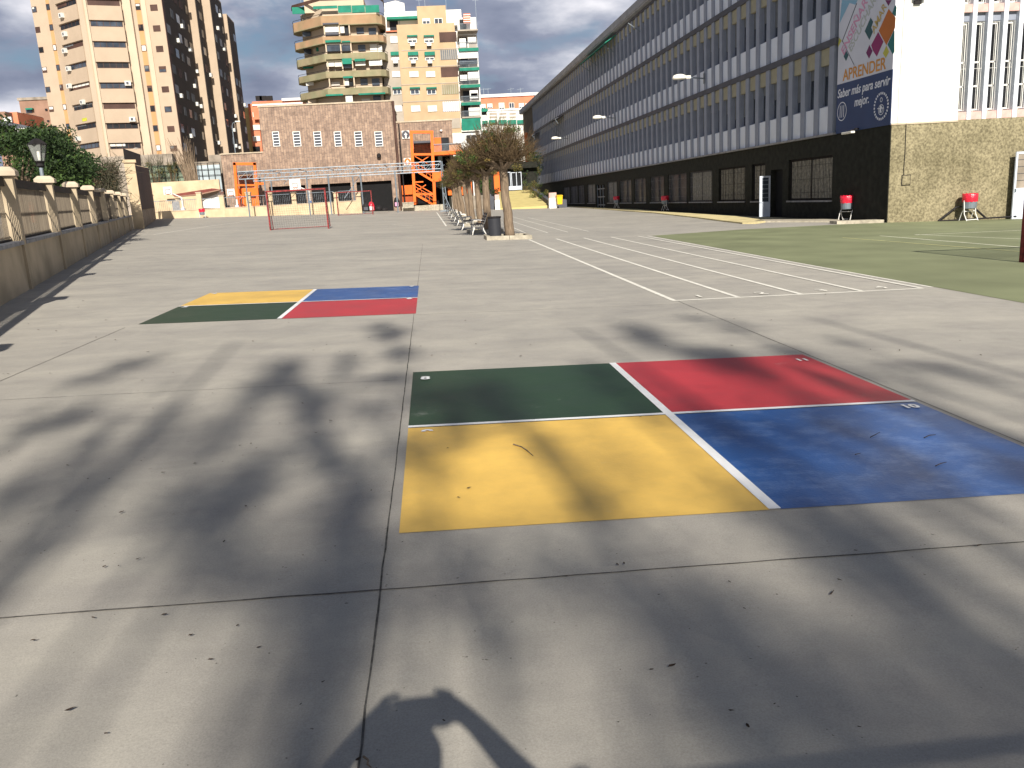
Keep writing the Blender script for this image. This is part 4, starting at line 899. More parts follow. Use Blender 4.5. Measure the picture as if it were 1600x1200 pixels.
def twin(F, r, k, mts, nm='window', fr_='shutter_br', oo=0):
    u0, u1, z0, z1 = r; z0 += k*ST_; z1 += k*ST_
    g = MB(); t = .08; F.box(g, u0, u1, z0, z0+t, .0, .05+oo); F.box(g, u0, u1, z1-t, z1, .0, .05+oo); F.box(g, u0, u0+t, z0+t, z1-t, .0, .05+oo); F.box(g, u1-t, u1, z0+t, z1-t, 0, .05+oo)
    if u1-u0 > 3:
        for i in range(1, 5): u = u0+(u1-u0)*i/5; F.box(g, u-.04, u+.04, z0+t, z1-t, 0, .045)
    o = T.put(g, nm, fr_); m_ = random.choice(mts); up(F, (u0+t, u1-t, z0+t, z1-t), .0, .025+oo, 'pane', m_, o)
    if random.random() < .35: up(F, (u0+t, (u0+u1)/2 if random.random() < .5 else u1-t, z1-(z1-z0)*random.uniform(.3, .7), z1-t), .025+oo, .04+oo, 'shutter', random.choice(['shutter_w', 'rollblind', 'shutter_br']), o)
    return o
rA = fA.rect(61, 73.5, 68.5, 82.5)      # one storey as reference: y about 78
rA = (rA[0], rA[0]+.85, rA[2], rA[3])
kk = range(-5, 5)
for k in kk: twin(fA, rA, k, ['wglass', 'shutter_br', 'shutter_br', 'wglass2'])
us_ = fA.len; g = MB(); fA.box(g, us_*.80, us_*.98, -2, ZT, 0, .03); T.put(g, 'tan_strip', 'tan')
for k in kk: twin(fA, (us_*.80, us_*.98, rA[2]+.1, rA[3]+.15), k, ['wglass', 'shutter_w', 'shutter_br'], oo=.035)
a = fB.rect(104, 66.5, 134, 75.5); 
for k in kk: twin(fB, (fB.len*.22, fB.len*.80, a[2], a[3]), k, ['wglass2', 'wglass', 'wglass2', 'shutter_br'], 'ribbon_window')
a = fC.rect(154, 65.5, 196, 74.5)
for k in kk: twin(fC, (fC.len*.10, fC.len*.97, a[2], a[3]), k, ['wglass2', 'wglass', 'shutter_br', 'wglass2'], 'ribbon_window')
g = MB(); fB.box(g, fB.len*.86, fB.len, -2, ZT, 0, .25); fC.box(g, 0, fC.len*.07, -2, ZT, 0, .25); T.put(g, 'pilaster', 'beige2')
# mouldings under ribbons (balcony fronts slightly proud)
for F, c0, c1 in ((fB, .20, .84), (fC, .08, 1.0)):
    a = F.rect(110, 66, 130, 75) if F is fB else fC.rect(154, 65.5, 196, 74.5)
    for k in range(-5, 5):
        g = MB(); F.box(g, F.len*c0, F.len*c1, a[3]+k*ST_+.06, a[2]+(k+1)*ST_-.04, .0, .30); T.put(g, 'balcony_front', 'beige')
L_ = fD.len; g = MB(); fD.box(g, 0, .08, -2, ZT, -.05, .35); fD.box(g, L_*.235, L_*.245, -2, ZT, 0, .05); T.put(g, 'wall_joint', 'shutter_br')
g = MB(); fD.box(g, .09, L_*.23, -2, ZT, 0, .3); fD.box(g, L_*.49, L_*.60, -2, ZT, 0, .15); T.put(g, 'pilaster', 'beige2')
g = MB(); fD.box(g, L_*.34, L_*.46, -2, ZT, 0, .04); T.put(g, 'tan_strip', 'tan')
a = fD.rect(228, 70, 234, 80)
for k in kk: twin(fD, (L_*.34, L_*.46, a[2], a[3]), k, ['wglass2', 'shutter_w', 'shutter_br', 'wglass'], oo=.045)
a = fD.rect(249, 71.5, 259, 81)
for k in kk: twin(fD, (L_*.70, L_*.88, a[2], a[3]), k, ['wglass', 'shutter_br', 'shutter_br', 'wglass2'])
# side face with its shade put into the colour: rows of windows and air conditioners
zr = fD.rect(249, 71.5, 259, 81)[2]
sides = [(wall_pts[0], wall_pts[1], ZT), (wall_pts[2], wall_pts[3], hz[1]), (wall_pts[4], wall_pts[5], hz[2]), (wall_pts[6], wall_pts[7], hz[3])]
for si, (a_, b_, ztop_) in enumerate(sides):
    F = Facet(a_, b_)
    g = MB(); F.box(g, .4, F.len-.2, -2, ztop_-.3, 0, .04); T.put(g, 'side_shade', 'tshade')
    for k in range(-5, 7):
        z0 = zr+k*ST_
        if z0+1.5 > ztop_: continue
        n_ = max(1, int(F.len/3.2))
        for i in range(n_):
            u = F.len*(i+.5)/n_; w_ = random.uniform(.6, 1.2); g = MB(); F.box(g, u-w_, u+w_, z0, z0+1.35, .04, .10)
            if random.random() < .85: T.put(g, 'window', random.choice(['wglass2', 'wglass2', 'rollblind', 'shutter_br', 'wglass']))
            if random.random() < .12:
                g = MB(); F.box(g, u+w_+.1, u+w_+1.0, z0-.5, z0+.15, .05, .5); T.put(g, 'air_conditioner', 'acwhite')
    for k in range(0, 2):
        g = MB(); F.box(g, .0, 1.2, -2, ztop_, 0, .09) if k == 0 else None
        if g.v and si == 0: T.put(g, 'corner_balconies', 'shutter_br')
# air conditioners on the lit faces (pixel centres in the photograph)
for (px, py, F) in ((101, 25, fB), (106, 54, fB), (106, 80, fB), (112, 108, fB), (113, 135, fB), (134, 160, fB), (127, 217, fB), (200, 131, fC), (207, 187, fC)):
    u, z = F.uv(px, py); u = min(max(u, .5), F.len-.3); g = MB(); F.box(g, u-.45, u+.45, z-.35, z+.35, .31, .75); o = T.put(g, 'air_conditioner', 'acwhite')
    g = MB(); F.box(g, u-.22, u+.12, z-.2, z+.2, .751, .77); T.put(g, 'fan_grille', 'band', o)
u, z = fB.uv(135, 187); g = MB(); fB.box(g, u-.7, u+.7, z-.25, z+.25, .31, .33); T.put(g, 'hanging_banner', mat('yellow_cloth', (.70, .66, .06), .8, .3, 6, col2=(.3, .35, .05)))
u, z = fC.uv(207, 231); T.put(MB().lathe(at(212.5, 232, 141.5), [(.1, -.1), (.42, -.02), (.42, .02), (.1, .1)], 14), 'satellite_dish', 'acwhite')
# ------------------------------------------------------------------ brown tower with wrap-round balconies (centre)
def zc(x, y): return 440+x/5, y/5
YT = 146
B = Bld('apartment_tower', 'brown and olive apartment tower with curved balconies and green awnings behind the brick hall', 530, 160, YT)
xl0, xm, xr = at(463, 60, YT+5).x, at(506, 60, YT).x, at(600, 60, YT).x
B.put(MB().prism([(xl0+.9, YT+6.2), (xm, YT+1.5), (xr-1, YT+1.5), (xr-.2, YT+16), (xl0+1.2, YT+16)], 0, at(530, 8, YT).z), 'tower_body', 'beige2')
B.put(MB().prism([(xm-3, YT+3), (xr-3, YT+3), (xr-3, YT+14), (xm-3, YT+14)], at(530, 12, YT).z, at(530, -12, YT).z), 'roof_house', 'beige2')
par = [(120, 190), (282, 330), (418, 470), (555, 600), (690, 737)]
outer = [(xl0-.6, YT+6.5), (xl0-.2, YT+4.6), (xm-.2, YT), (xr-1.0, YT), (xr-.1, YT+.7), (xr+.3, YT+2.5), (xr+.3, YT+6)]
def ringwall(mb, pts, th, z0, z1):
    for p, q in zip(pts[:-1], pts[1:]):
        F = Facet(p, q); F.box(mb, 0, F.len, z0, z1, -th, 0)
zmid = []
for i in range(6):
    if i < 5: y0, y1 = par[i]
    else: y0, y1 = 828, 870
    c0, c1 = zc(450, y0), zc(450, y1); zt_ = at(*c0, YT).z; zb_ = at(*c1, YT).z; zmid.append((zb_, zt_))
    g = MB(); ringwall(g, outer, .15, zb_, zt_); bo = B.put(g, 'balcony', 'balc_br' if i in (0, 1) else 'olive')
    B.put(MB().prism(outer+[(xr, YT+8), (xl0, YT+8)], zb_-.12, zb_-.005), 'slab', 'olive', bo)
    g = MB()
    for p, q in zip(outer[:-1], outer[1:]): g.tube((*p, zt_+.28), (*q, zt_+.28), .04, 4)
    B.put(g, 'handrail', 'darkmetal', bo)
for X in (xm+.2, at(531, 60, YT).x, at(547, 60, YT).x): B.put(MB().box(X-.1, YT+.1, zmid[4][0], X+.1, YT+2.2, zmid[0][0]), 'partition', 'beige2')
def bw(x0, y0, x1, y1, mt, Y=YT+.6, name='window', d=.12):
    a, b = zc(x0, y0), zc(x1, y1); return B.rect(*a, *b, Y, d, name, mt)
for (x0, y0, x1, y1, mt, Y, nm) in [
    (82, 55, 190, 108, 'awning', YT+4, 'awning'), (440, 42, 545, 98, 'awning', YT-.3, 'awning'), (548, 40, 650, 97, 'awning', YT-.35, 'awning'), (653, 40, 762, 98, 'awning', YT-.3, 'awning'), (245, 45, 435, 68, 'awning', YT+.5, 'awning'),
    (190, 75, 240, 105, 'beige2', YT+4, 'shutter'), (330, 198, 445, 250, 'shutter_w', YT+.3, 'glazed_balcony'), (330, 252, 445, 275, 'band', YT+.3, 'glazed_balcony'), (320, 178, 445, 190, 'band', YT-.2, 'awning'), (458, 205, 490, 258, 'shutter_w', YT+.3, 'glazed_balcony'), (492, 205, 528, 275, 'wglass2', YT+.5, 'window'),
    (585, 215, 642, 262, 'wglass', YT+1.35, 'window'), (680, 218, 738, 270, 'wglass', YT+1.35, 'window'), (163, 232, 225, 285, 'wglass', YT+3.9, 'window'),
    (342, 335, 462, 352, 'shutter_w', YT+.3, 'glazed_balcony'), (342, 354, 462, 400, 'wglass', YT+.3, 'glazed_balcony'), (340, 312, 462, 330, 'awning', YT-.3, 'awning'), (470, 318, 535, 330, 'awning', YT-.3, 'awning'), (470, 335, 538, 352, 'shutter_w', YT+.3, 'glazed_balcony'), (470, 354, 538, 398, 'wglass', YT+.3, 'glazed_balcony'),
    (170, 350, 236, 372, 'awning', YT+4.4, 'awning'), (268, 335, 318, 400, 'awning', YT+3, 'awning'), (175, 378, 232, 425, 'wglass2', YT+3.9, 'window'), (598, 350, 655, 400, 'wglass', YT+1.35, 'window'), (690, 345, 748, 405, 'shutter_w', YT+1.2, 'shutter'), (752, 352, 785, 405, 'shutter_w', YT+1.2, 'shutter'),
    (350, 468, 410, 520, 'shutter_w', YT+.3, 'glazed_balcony'), (413, 468, 468, 520, 'shutter_w', YT+.3, 'glazed_balcony'), (345, 448, 470, 462, 'olive', YT-.3, 'awning'), (472, 455, 548, 500, 'awning', YT-.35, 'awning'), (478, 505, 545, 530, 'wglass', YT+.3, 'glazed_balcony'), (570, 458, 655, 478, 'awning', YT-.3, 'awning'),
    (575, 482, 655, 512, 'shutter_w', YT+.3, 'glazed_balcony'), (683, 462, 785, 512, 'shutter_w', YT+.3, 'glazed_balcony'), (165, 485, 245, 535, 'awning', YT+4.2, 'awning'), (310, 500, 335, 535, 'acwhite', YT+3.5, 'air_conditioner'),
    (388, 640, 455, 668, 'shutter_w', YT+1.3, 'shutter'), (480, 595, 555, 610, 'awning', YT-.3, 'awning'), (490, 615, 525, 668, 'acwhite', YT+.3, 'glazed_balcony'), (527, 640, 558, 672, 'wglass2', YT+.3, 'glazed_balcony'), (615, 612, 672, 662, 'wglass', YT+1.35, 'window'), (706, 612, 765, 668, 'wglass', YT+1.35, 'window'), (182, 605, 255, 632, 'awning', YT+4.2, 'awning'), (190, 640, 250, 668, 'shutter_w', YT+3.8, 'shutter'),
    (205, 752, 270, 805, 'beige2', YT+3.8, 'shutter'), (500, 740, 555, 800, 'acwhite', YT+.3, 'glazed_balcony'), (600, 725, 810, 738, 'awning', YT-.2, 'awning'), (625, 770, 690, 800, 'shutter_w', YT+1.3, 'shutter'), (716, 745, 775, 802, 'wglass', YT+1.35, 'window'), (345, 735, 480, 748, 'awning', YT-.1, 'awning'), (400, 775, 465, 805, 'beige2', YT+1.3, 'shutter')]:
    bw(x0, y0, x1, y1, mt, Y, nm)
g = MB(); ringwall(g, [(p[0], p[1]+.4) for p in outer], .1, zmid[0][1]+2.4, zmid[0][1]+2.9); B.put(g, 'eaves', 'shutter_br')
# ------------------------------------------------------------------ ochre block beside it
YO = 148
O = Bld('apartment_block', 'ochre brick apartment block with white shuttered windows right of the brown tower', 680, 180, YO)
def zo_(x0, y0, x1, y1): return (*zc(x0, y0), *zc(x1, y1))
a, b, _, e = rc(*zo_(922, 185, 1370, 800), YO); O.put(MB().box(a, YO, -1, b, YO+14, e), 'main_wall', 'ochre')
xg0 = at(*zc(815, 500), YO).x; zg_ = at(*zc(870, 250), YO).z; O.put(MB().box(xg0-.6, YO+.6, -1, a-.01, YO+14, zg_), 'grey_bay', 'grey_r')
a2, b2, _, e2 = rc(*zo_(1060, 45, 1285, 185), YO+1); O.put(MB().box(a2, YO+1, e, b2, YO+10, e2), 'attic', 'ochre')
a3, b3, _, e3 = rc(*zo_(800, 90, 1060, 185), YO+3); O.put(MB().box(a3, YO+3, zg_, b3, YO+12, e3), 'attic', 'white'); 
a4, b4, _, e4 = rc(*zo_(1285, 75, 1405, 190), YO+2); O.put(MB().box(a4, YO+2, e, b4, YO+10, e4), 'attic', 'white')
a5, b5, c5, e5 = rc(*zo_(800, 5, 960, 100), YO+5); O.put(MB().ext([(a5, YO+5, c5), (b5, YO+5, c5), (b5, YO+5, c5+1.5), (a5+2, YO+5, e5), (a5, YO+5, e5-.4)], (0, 6, 0)), 'attic', 'white')
O.rect(*zo_(818, 128, 1062, 148), YO+1.5, 1.4, 'awning', 'awning'); O.rect(*zo_(845, 165, 910, 235), YO+2.9, .08, 'window', 'wglass2'); O.rect(*zo_(815, 238, 920, 248), YO+.3, 2, 'terrace_slab', 'redbr')
O.window(*zo_(1100, 145, 1160, 190), YO+.98, shut=(.45, 'shutter_w')); O.window(*zo_(1193, 143, 1257, 190), YO+.98)
for i in range(14): pass
xr0, xr1 = at(*zc(1385, 500), YO).x, at(*zc(1545, 500), YO).x
O.put(MB().box(b-.01, YO+2.0, -1, xr1, YO+14, at(*zc(1450, 240), YO+2).z), 'balcony_wall', 'white')
rows = [(290, 330), (432, 470), (565, 603), (698, 735), (832, 875)]
wins = {0: 'ac', 1: 'ac', 2: 'sh', 3: 'op', 4: 'sh'}
for i, (y0, y1) in enumerate([(285, 335), (425, 472), (558, 602), (692, 738), (825, 872)]):
    for j, (x0, x1) in enumerate([(850, 912), (985, 1055), (1115, 1185)]):
        dx = i*7; r_ = zo_(x0+dx, y0, x1+dx, y1); Yp = YO-.01 if j else YO+.59
        sh = (.95, 'shutter_w') if wins[i] == 'sh' or (i < 2 and j == 0) else (.30, 'shutter_w') if wins[i] == 'op' else (.6, 'shutter_w')
        o = O.window(*r_, Yp, shut=sh, t=.12)
        if i in (1, 3) or (i == 0 and j): O.put(ybox(MB(), rc(*zo_(x0+dx-6, y0-(22 if i == 1 else 12), x1+dx+6, y0+(6 if i == 1 else -1)), Yp-.5), Yp-.5, .4), 'awning', 'awning')
        if i < 2 and (j or i == 1):
            cx = (x0+x1)/2+dx+2; ao = O.put(ybox(MB(), rc(*zo_(cx-18, y1-2, cx+18, y1+22), Yp-.6), Yp-.6, .5), 'air_conditioner', 'acwhite'); O.put(ybox(MB(), rc(*zo_(cx-17, y1+23, cx+17, y1+31), Yp-.5), Yp-.5, .4), 'support', 'darkmetal', ao)
    x0, x1 = 1235+i*6, 1365+i*6; yg0 = (250, 388, 522, 658, 792)[i]; yg1 = yg0+78
    gm = ('shutter_br', 'rollblind', 'shutter_br', 'olive', 'pale')[i]; gl = O.rect(*zo_(x0, yg0, x1, yg1), YO-.05, .1, 'glazed_gallery', gm)
    g = MB(); q = rc(*zo_(x0, yg0, x1, yg1), YO-.06)
    for k in range(9): u = q[0]+(q[1]-q[0])*k/8; g.box(u-.05, YO-.10, q[2], u+.05, YO-.05, q[3])
    O.put(g, 'glazing_bar', 'shutter_br' if i in (0, 2) else 'grey_r', gl)
    a, b_ = rc(*zo_(x0-2, yg1+4, x1+4, yg1+8), YO)[:2]
for i in range(4):   # string courses
    q = rc(*zo_(935, 385+i*134, 1370, 390+i*134), YO-.03); O.put(MB().box(q[0], YO-.06, q[2], q[1]+.6, YO, q[2]+.12), 'string_course', 'grey_r')
O.rect(*zo_(1275, 925, 1395, 1003), YO-.06, .1, 'glazed_gallery', 'grey_r')
for i, (y0, y1) in enumerate([(185, 240), (365, 382), (515, 535), (645, 668), (780, 805), (905, 920)]):
    q = rc(*zo_(1375+i*7, y0, 1532+i*6, y1), YO-.6)
    sl_ = O.put(MB().box(q[0], YO-.6, q[2] if i else q[2], q[1], YO+2, q[2]+.22), 'balcony_slab', 'grey_r')
    g = MB(); n_ = 22
    for k in range(n_+1): u = q[0]+(q[1]-q[0])*k/n_; g.tube((u, YO-.55, q[2]+.2), (u, YO-.55, q[2]+1.15), .02, 4)
    g.tube((q[0], YO-.55, q[2]+1.15), (q[1], YO-.55, q[2]+1.15), .035, 4); O.put(g, 'balcony_railing', 'steel', sl_)
    if i in (1, 2, 3, 4): O.put(MB().box(q[0], YO-.7, q[2]-.35, q[1], YO-.55, q[2]+.15), 'awning', 'awning')
    O.put(MB().box(q[0]+.1, YO+1.9, q[2]+.25, q[1]-.05, YO+1.99, q[2]+2.6), 'back_wall', 'grey_r' if i else 'white')
    O.put(MB().box(q[0]+.5, YO+1.8, q[2]+.3, q[0]+1.6, YO+1.89, q[2]+2.3), 'window', 'wglass2'); O.put(MB().box(q[0]+1.7, YO+1.8, q[2]+.3, q[0]+1.9, YO+1.88, q[2]+2.3), 'window_post', 'white')
for r_, mt, nm in [((1378, 390, 1535, 455), 'white', 'sun_blind'), ((1393, 468, 1528, 500), 'wglass', 'window'), ((1455, 560, 1540, 625), 'acwhite', 'enclosure'), ((1395, 585, 1450, 630), 'white', 'enclosure'), ((1470, 705, 1535, 768), 'white', 'enclosure'), ((1478, 728, 1532, 752), 'b_pink', 'laundry'), ((1462, 840, 1548, 905), 'shutter_w', 'enclosure'), ((1390, 300, 1440, 370), 'white', 'enclosure'), ((1455, 290, 1520, 335), 'shutter_w', 'laundry'), ((1408, 925, 1557, 1018), 'awning', 'awning')]:
    O.rect(*zo_(*r_), YO-.4 if nm != 'awning' else YO-.9, .1, nm, mt)
O.rect(*zo_(1420, 105, 1475, 180), YO+.5, .8, 'striped_screen', 'redbr')
for k in range(4): O.rect(*zo_(1420, 112+k*18, 1475, 118+k*18), YO+.4, .09, 'stripe', 'white')
q = rc(*zo_(1340, 1035, 1560, 1300), YO-.3); O.put(MB().box(q[0], YO-.3, 0, q[1], YO+2, q[3]), 'lower_storeys', 'white')
O.window(*zo_(1440, 1050, 1560, 1120), YO-.35, gm='wglass2', split=2)
for (px, h_) in ((470, 5), (655, 3), (664, 3.5), (697, 4), (743, 3), (622, 3)):
    p = at(px, 2 if px < 600 else 8, YO+3); O.put(MB().tube((p.x, YO+3, p.z-3), (p.x, YO+3, p.z+h_*.3), .04, 4).tube((p.x-.5, YO+3, p.z+h_*.25), (p.x+.5, YO+3, p.z+h_*.25), .03, 4), 'aerial', 'steel')
# ------------------------------------------------------------------ distant buildings
YR = 215
Rb = Bld('apartment_block', 'far red brick block with white balconies between the ochre block and the school', 790, 200, YR)
def zr_(x0, y0, x1, y1): return 700+x0/7.5, 100+y0/7.5, 700+x1/7.5, 100+y1/7.5
a, b, _, e = rc(*zr_(385, 380, 1085, 560), YR); Rb.put(MB().box(a, YR, -1, b+8, YR+14, e), 'upper_wall', 'redbr'); Rb.put(MB().box(a-.2, YR-.3, e, b+8, YR+14, e+.7), 'parapet', 'white')
for (x0, y0, x1, y1) in ((460, 465, 520, 520), (595, 455, 660, 535), (715, 455, 775, 520), (830, 460, 890, 520), (905, 460, 960, 515), (390, 470, 440, 530)): Rb.window(*zr_(x0, y0, x1, y1), YR-.05, shut=(.7, 'shutter_w') if x0 != 715 else None, t=.2)
q = rc(*zr_(385, 535, 915, 545), YR-1.5); Rb.put(MB().box(q[0], YR-1.5, q[2], q[1], YR, q[3]+.2), 'terrace_slab', 'white')
q = rc(*zr_(465, 550, 915, 1000), YR-1.4); Rb.put(MB().box(q[0], YR-1.4, -1, q[1], YR-.1, q[3]), 'glazed_front', 'shutter_w')
for x_ in (470, 582, 695, 805, 900): Rb.rect(*zr_(x_, 550, x_+8, 900), YR-1.6, .2, 'pillar', 'white')
for (x0, y0, x1, y1) in ((480, 655, 575, 700), (592, 655, 690, 705), (700, 655, 800, 705), (810, 655, 900, 700)): Rb.rect(x0/7.5+700, y0/7.5+100, x1/7.5+700, y1/7.5+100, YR-1.9, .4, 'awning', 'awning')
for (x0, y0, x1, y1) in ((485, 570, 570, 592), (600, 572, 685, 590), (720, 572, 795, 590), (485, 610, 570, 632), (600, 612, 685, 632), (720, 612, 795, 632)): Rb.rect(x0/7.5+700, y0/7.5+100, x1/7.5+700, y1/7.5+100, YR-1.5, .1, 'window', 'grey_r')
Rb.rect(*zr_(385, 560, 465, 1000), YR-.6, .5, 'side_bay', 'white')
for y0 in (515, 660, 770): Rb.rect(*zr_(388, y0+5, 468, y0+42), YR-1.6, .6, 'awning', 'awning')
for y0 in (565, 675): Rb.rect(*zr_(392, y0, 465, y0+28), YR-.8, .1, 'window', 'wglass2')
for px in (757, 764, 800, 815): p = at(px, 150, YR); Rb.put(MB().tube((p.x, YR+2, p.z-2), (p.x, YR+2, p.z+2.2), .07, 4).tube((p.x-.8, YR+2, p.z+1.8), (p.x+.8, YR+2, p.z+2), .05, 4), 'aerial', 'steel')
Lb = Bld('apartment_block', 'far yellow building edge with brick bay between the dark tower and brick hall', 392, 230, 200)
def z2(x0, y0, x1, y1): return 380+x0/4, y0/4, 380+x1/4, y1/4
q = rc(*z2(10, 670, 58, 960), 200); Lb.put(MB().box(q[0]-3, 200, 0, q[1], 212, q[3]), 'yellow_wall', 'yelr')
q = rc(*z2(52, 650, 110, 960), 199); Lb.put(MB().box(q[0], 198, 0, q[1], 212, q[3]), 'brick_bay', 'redbr')
for y0 in (655, 700, 780, 850, 915): Lb.rect(*z2(60, y0, 105, y0+32), 197.8, .2, 'window', 'shutter_w' if y0 != 915 else 'wglass2')
q = rc(*z2(55, 628, 372, 652), 197); Lb.put(MB().box(q[0], 197, q[2]-3, q[1], 210, q[3]), 'roof_storey', 'redbr'); q = rc(*z2(240, 612, 372, 628), 196.5); Lb.put(MB().box(q[0], 196.5, q[2], q[1], 205, q[3]), 'white_parapet', 'white'); Lb.rect(*z2(55, 645, 372, 655), 196.8, .15, 'cornice', 'white')
for px in (400.5, 407, 417): 
    p = at(px, 151, 196); g = MB().tube((p.x, 199, p.z-2.2), (p.x, 199, p.z), .06, 4); Lb.put(g, 'mast', 'darkmetal'); Lb.put(MB().box(p.x-.7, 198.6, p.z-.5, p.x+.7, 199.3, p.z+.5), 'floodlight', 'darkmetal')
# left far houses
def za(x0, y0, x1, y1): return x0/6.668, 140+y0/6.668, x1/6.668, 140+y1/6.668
Fb = Bld('apartment_block', 'far brownish block peeping out left of the beige tower', 55, 200, 175)
q = rc(*za(222, 105, 640, 420), 175); Fb.put(MB().box(q[0], 175, 0, q[1]+4, 190, q[3]), 'wall', 'farbr'); Fb.put(MB().box(q[0]-.2, 174.8, q[3], q[1]+4, 190, q[3]+.5), 'parapet', 'clay')
Fb.rect(*za(268, 205, 330, 240), 174.8, .15, 'window', 'wglass'); Fb.rect(*za(262, 192, 335, 208), 174.2, .7, 'awning', 'awning'); Fb.rect(*za(468, 198, 492, 218), 174.8, .15, 'window', 'wglass2'); Fb.rect(*za(488, 318, 512, 335), 174.8, .15, 'window', 'wglass2'); Fb.rect(*za(295, 325, 345, 362), 174.8, .1, 'pale_patch', 'shutter_w')
Hb = Bld('brick_house', 'low brick houses with dark roof edges at the far left behind the evergreen tree', 20, 200, 120, group=None)
q = rc(*za(55, 235, 185, 330), 124); Hb.put(MB().box(q[0], 124, 0, q[1], 132, q[3]), 'wall', 'redbr'); q = rc(*za(-60, 230, 60, 330), 122); Hb.put(MB().box(q[0], 122, 0, q[1], 132, q[3]), 'wall', 'farbr')
q = rc(*za(170, 242, 245, 330), 126); Hb.put(MB().box(q[0], 126, 0, q[1], 132, q[3]), 'wall', 'clay'); Hb.rect(*za(30, 285, 118, 338), 118, .3, 'white_wall', 'white')
P = [at(-5, 185, 95), at(42, 196.5, 105), at(84, 204, 112), at(84, 207, 112), at(42, 201, 105), at(-5, 192, 95)]
sh = Bld('market_shed', 'long low dark roofed shed with white trim behind the evergreen tree', 30, 215, 100, 'shed')
def slab(pp, th, nm, mt): 
    v = [Vector(p) for p in pp]; sh.put(MB().ext(v, (0, 3, 0)), nm, mt)
slab([at(-8, 186, 100), at(84, 206, 100), at(84, 211, 100), at(-8, 194, 100)], 3, 'roof', 'band'); slab([at(-8, 194, 100.5), at(84, 211, 100.5), at(84, 240, 100.5), at(-8, 240, 100.5)], 3, 'wall', 'darkwall')
for (x0, y0, x1, y1) in ((160, 402, 290, 412), (275, 425, 380, 437), (190, 460, 385, 466), (185, 412, 190, 460), (270, 425, 275, 470)): a_ = za(x0, y0, x1, y1); sh.rect(a_[0], a_[1], max(a_[2], a_[0]+.8), max(a_[3], a_[1]+1), 99.5, .3, 'white_trim', 'white')
sh.rect(*za(205, 420, 260, 458), 99.9, .2, 'panel', 'clay'); sh.rect(*za(290, 440, 370, 466), 99.9, .2, 'panel', 'clay')
# ------------------------------------------------------------------ walls behind the far cream wall
Y1 = 113
sw = MB(); q = rc(215, 283, 345, 330, Y1); q2 = rc(215, 283.5, 345, 330, Y1); sw.box(q[0], Y1, -1, q[1], Y1+.4, at(286, 283, Y1).z); tag(sw.build('yard_wall', M['cream']), 'high plain cream wall behind the leftmost basketball hoop', 'wall')
sd_ = Bld('yard_shed', 'small white shed with a dark red sloping roof behind the cream wall', 320, 315, 110.5, 'shed')
def ext6(pts, Y, d, nm, mt): return sd_.put(MB().ext([at(*z6(*p), Y) for p in pts], (0, d, 0)), nm, mt)
ext6([(365, 448), (700, 396), (765, 404), (590, 441), (385, 462)], 110, .25, 'roof', 'terrac'); ext6([(385, 462), (590, 441), (765, 404), (765, 412), (590, 452), (385, 470)], 109.6, 1.5, 'eaves', 'farbr')
ext6([(610, 545), (610, 455), (765, 420), (765, 560), (610, 560)], 110.6, 2, 'wall', 'white'); ext6([(590, 470), (640, 450), (765, 415), (740, 440), (640, 480), (620, 500)], 110.4, .15, 'shade_cloth', 'grey_r')
lw2 = MB(); q = rc(*z6(175, 480), *z6(590, 585), 108.6); lw2.box(q[0], 108.6, -1, q[1], 108.9, q[3]); lwo = lw2.build('yard_wall', M['cream']); tag(lwo, 'lower cream wall with a grey door just behind the railings', 'wall')
g = ybox(MB(), rc(*z6(368, 503), *z6(430, 580), 108.5), 108.5, .08); g.build('door', M['ledge'], lwo)
# chain link fence with pale panels and plants
cf = Bld('mesh_fence', 'greenish mesh fence on posts above the plain cream wall', 285, 270, 117, 'fence')
q = rc(218, 257, 345, 284, 117); g = MB()
for i in range(14): u = q[0]+(q[1]-q[0])*i/13; g.tube((u, 117, -1), (u, 117, q[3]), .05, 5)
for z in (q[3], q[2]+.65*(q[3]-q[2]), q[2]+.3*(q[3]-q[2])): g.tube((q[0], 117, z), (q[1], 117, z), .04, 4)
cf.put(g, 'frame', 'darkmetal'); q3 = rc(301, 258, 345, 284, 117.2); cf.put(MB().box(q3[0], 117.2, -1, q3[1], 117.3, q3[3]), 'pale_sheet', mat('pale_sheet', (.42, .50, .54), .5, .1, .5, dirt=.2)); q3 = rc(218, 258, 301, 284, 117.2); cf.put(MB().box(q3[0], 117.2, -1, q3[1], 117.3, q3[3]), 'green_mesh', mat('green_mesh', (.16, .20, .15), .9, .3, .6, dirt=.3))
q = rc(303, 252, 346, 260, 119); bl = MB().box(q[0], 119, -1, q[1], 124, q[3]); q = rc(326, 242, 346, 252, 120); bl.box(q[0], 120, 2, q[1], 124.1, q[3]); tag(bl.build('flat_roof_house', M['clay']), 'low pale block with stepped flat roof between tower and brick wing', 'building')
q = rc(145, 243, 270, 262, 128); tag(MB().box(q[0]-6, 128, -1, q[1], 130, q[3]).build('garden_wall', M['clay']), 'dull grey wall at the foot of the beige tower', 'wall')
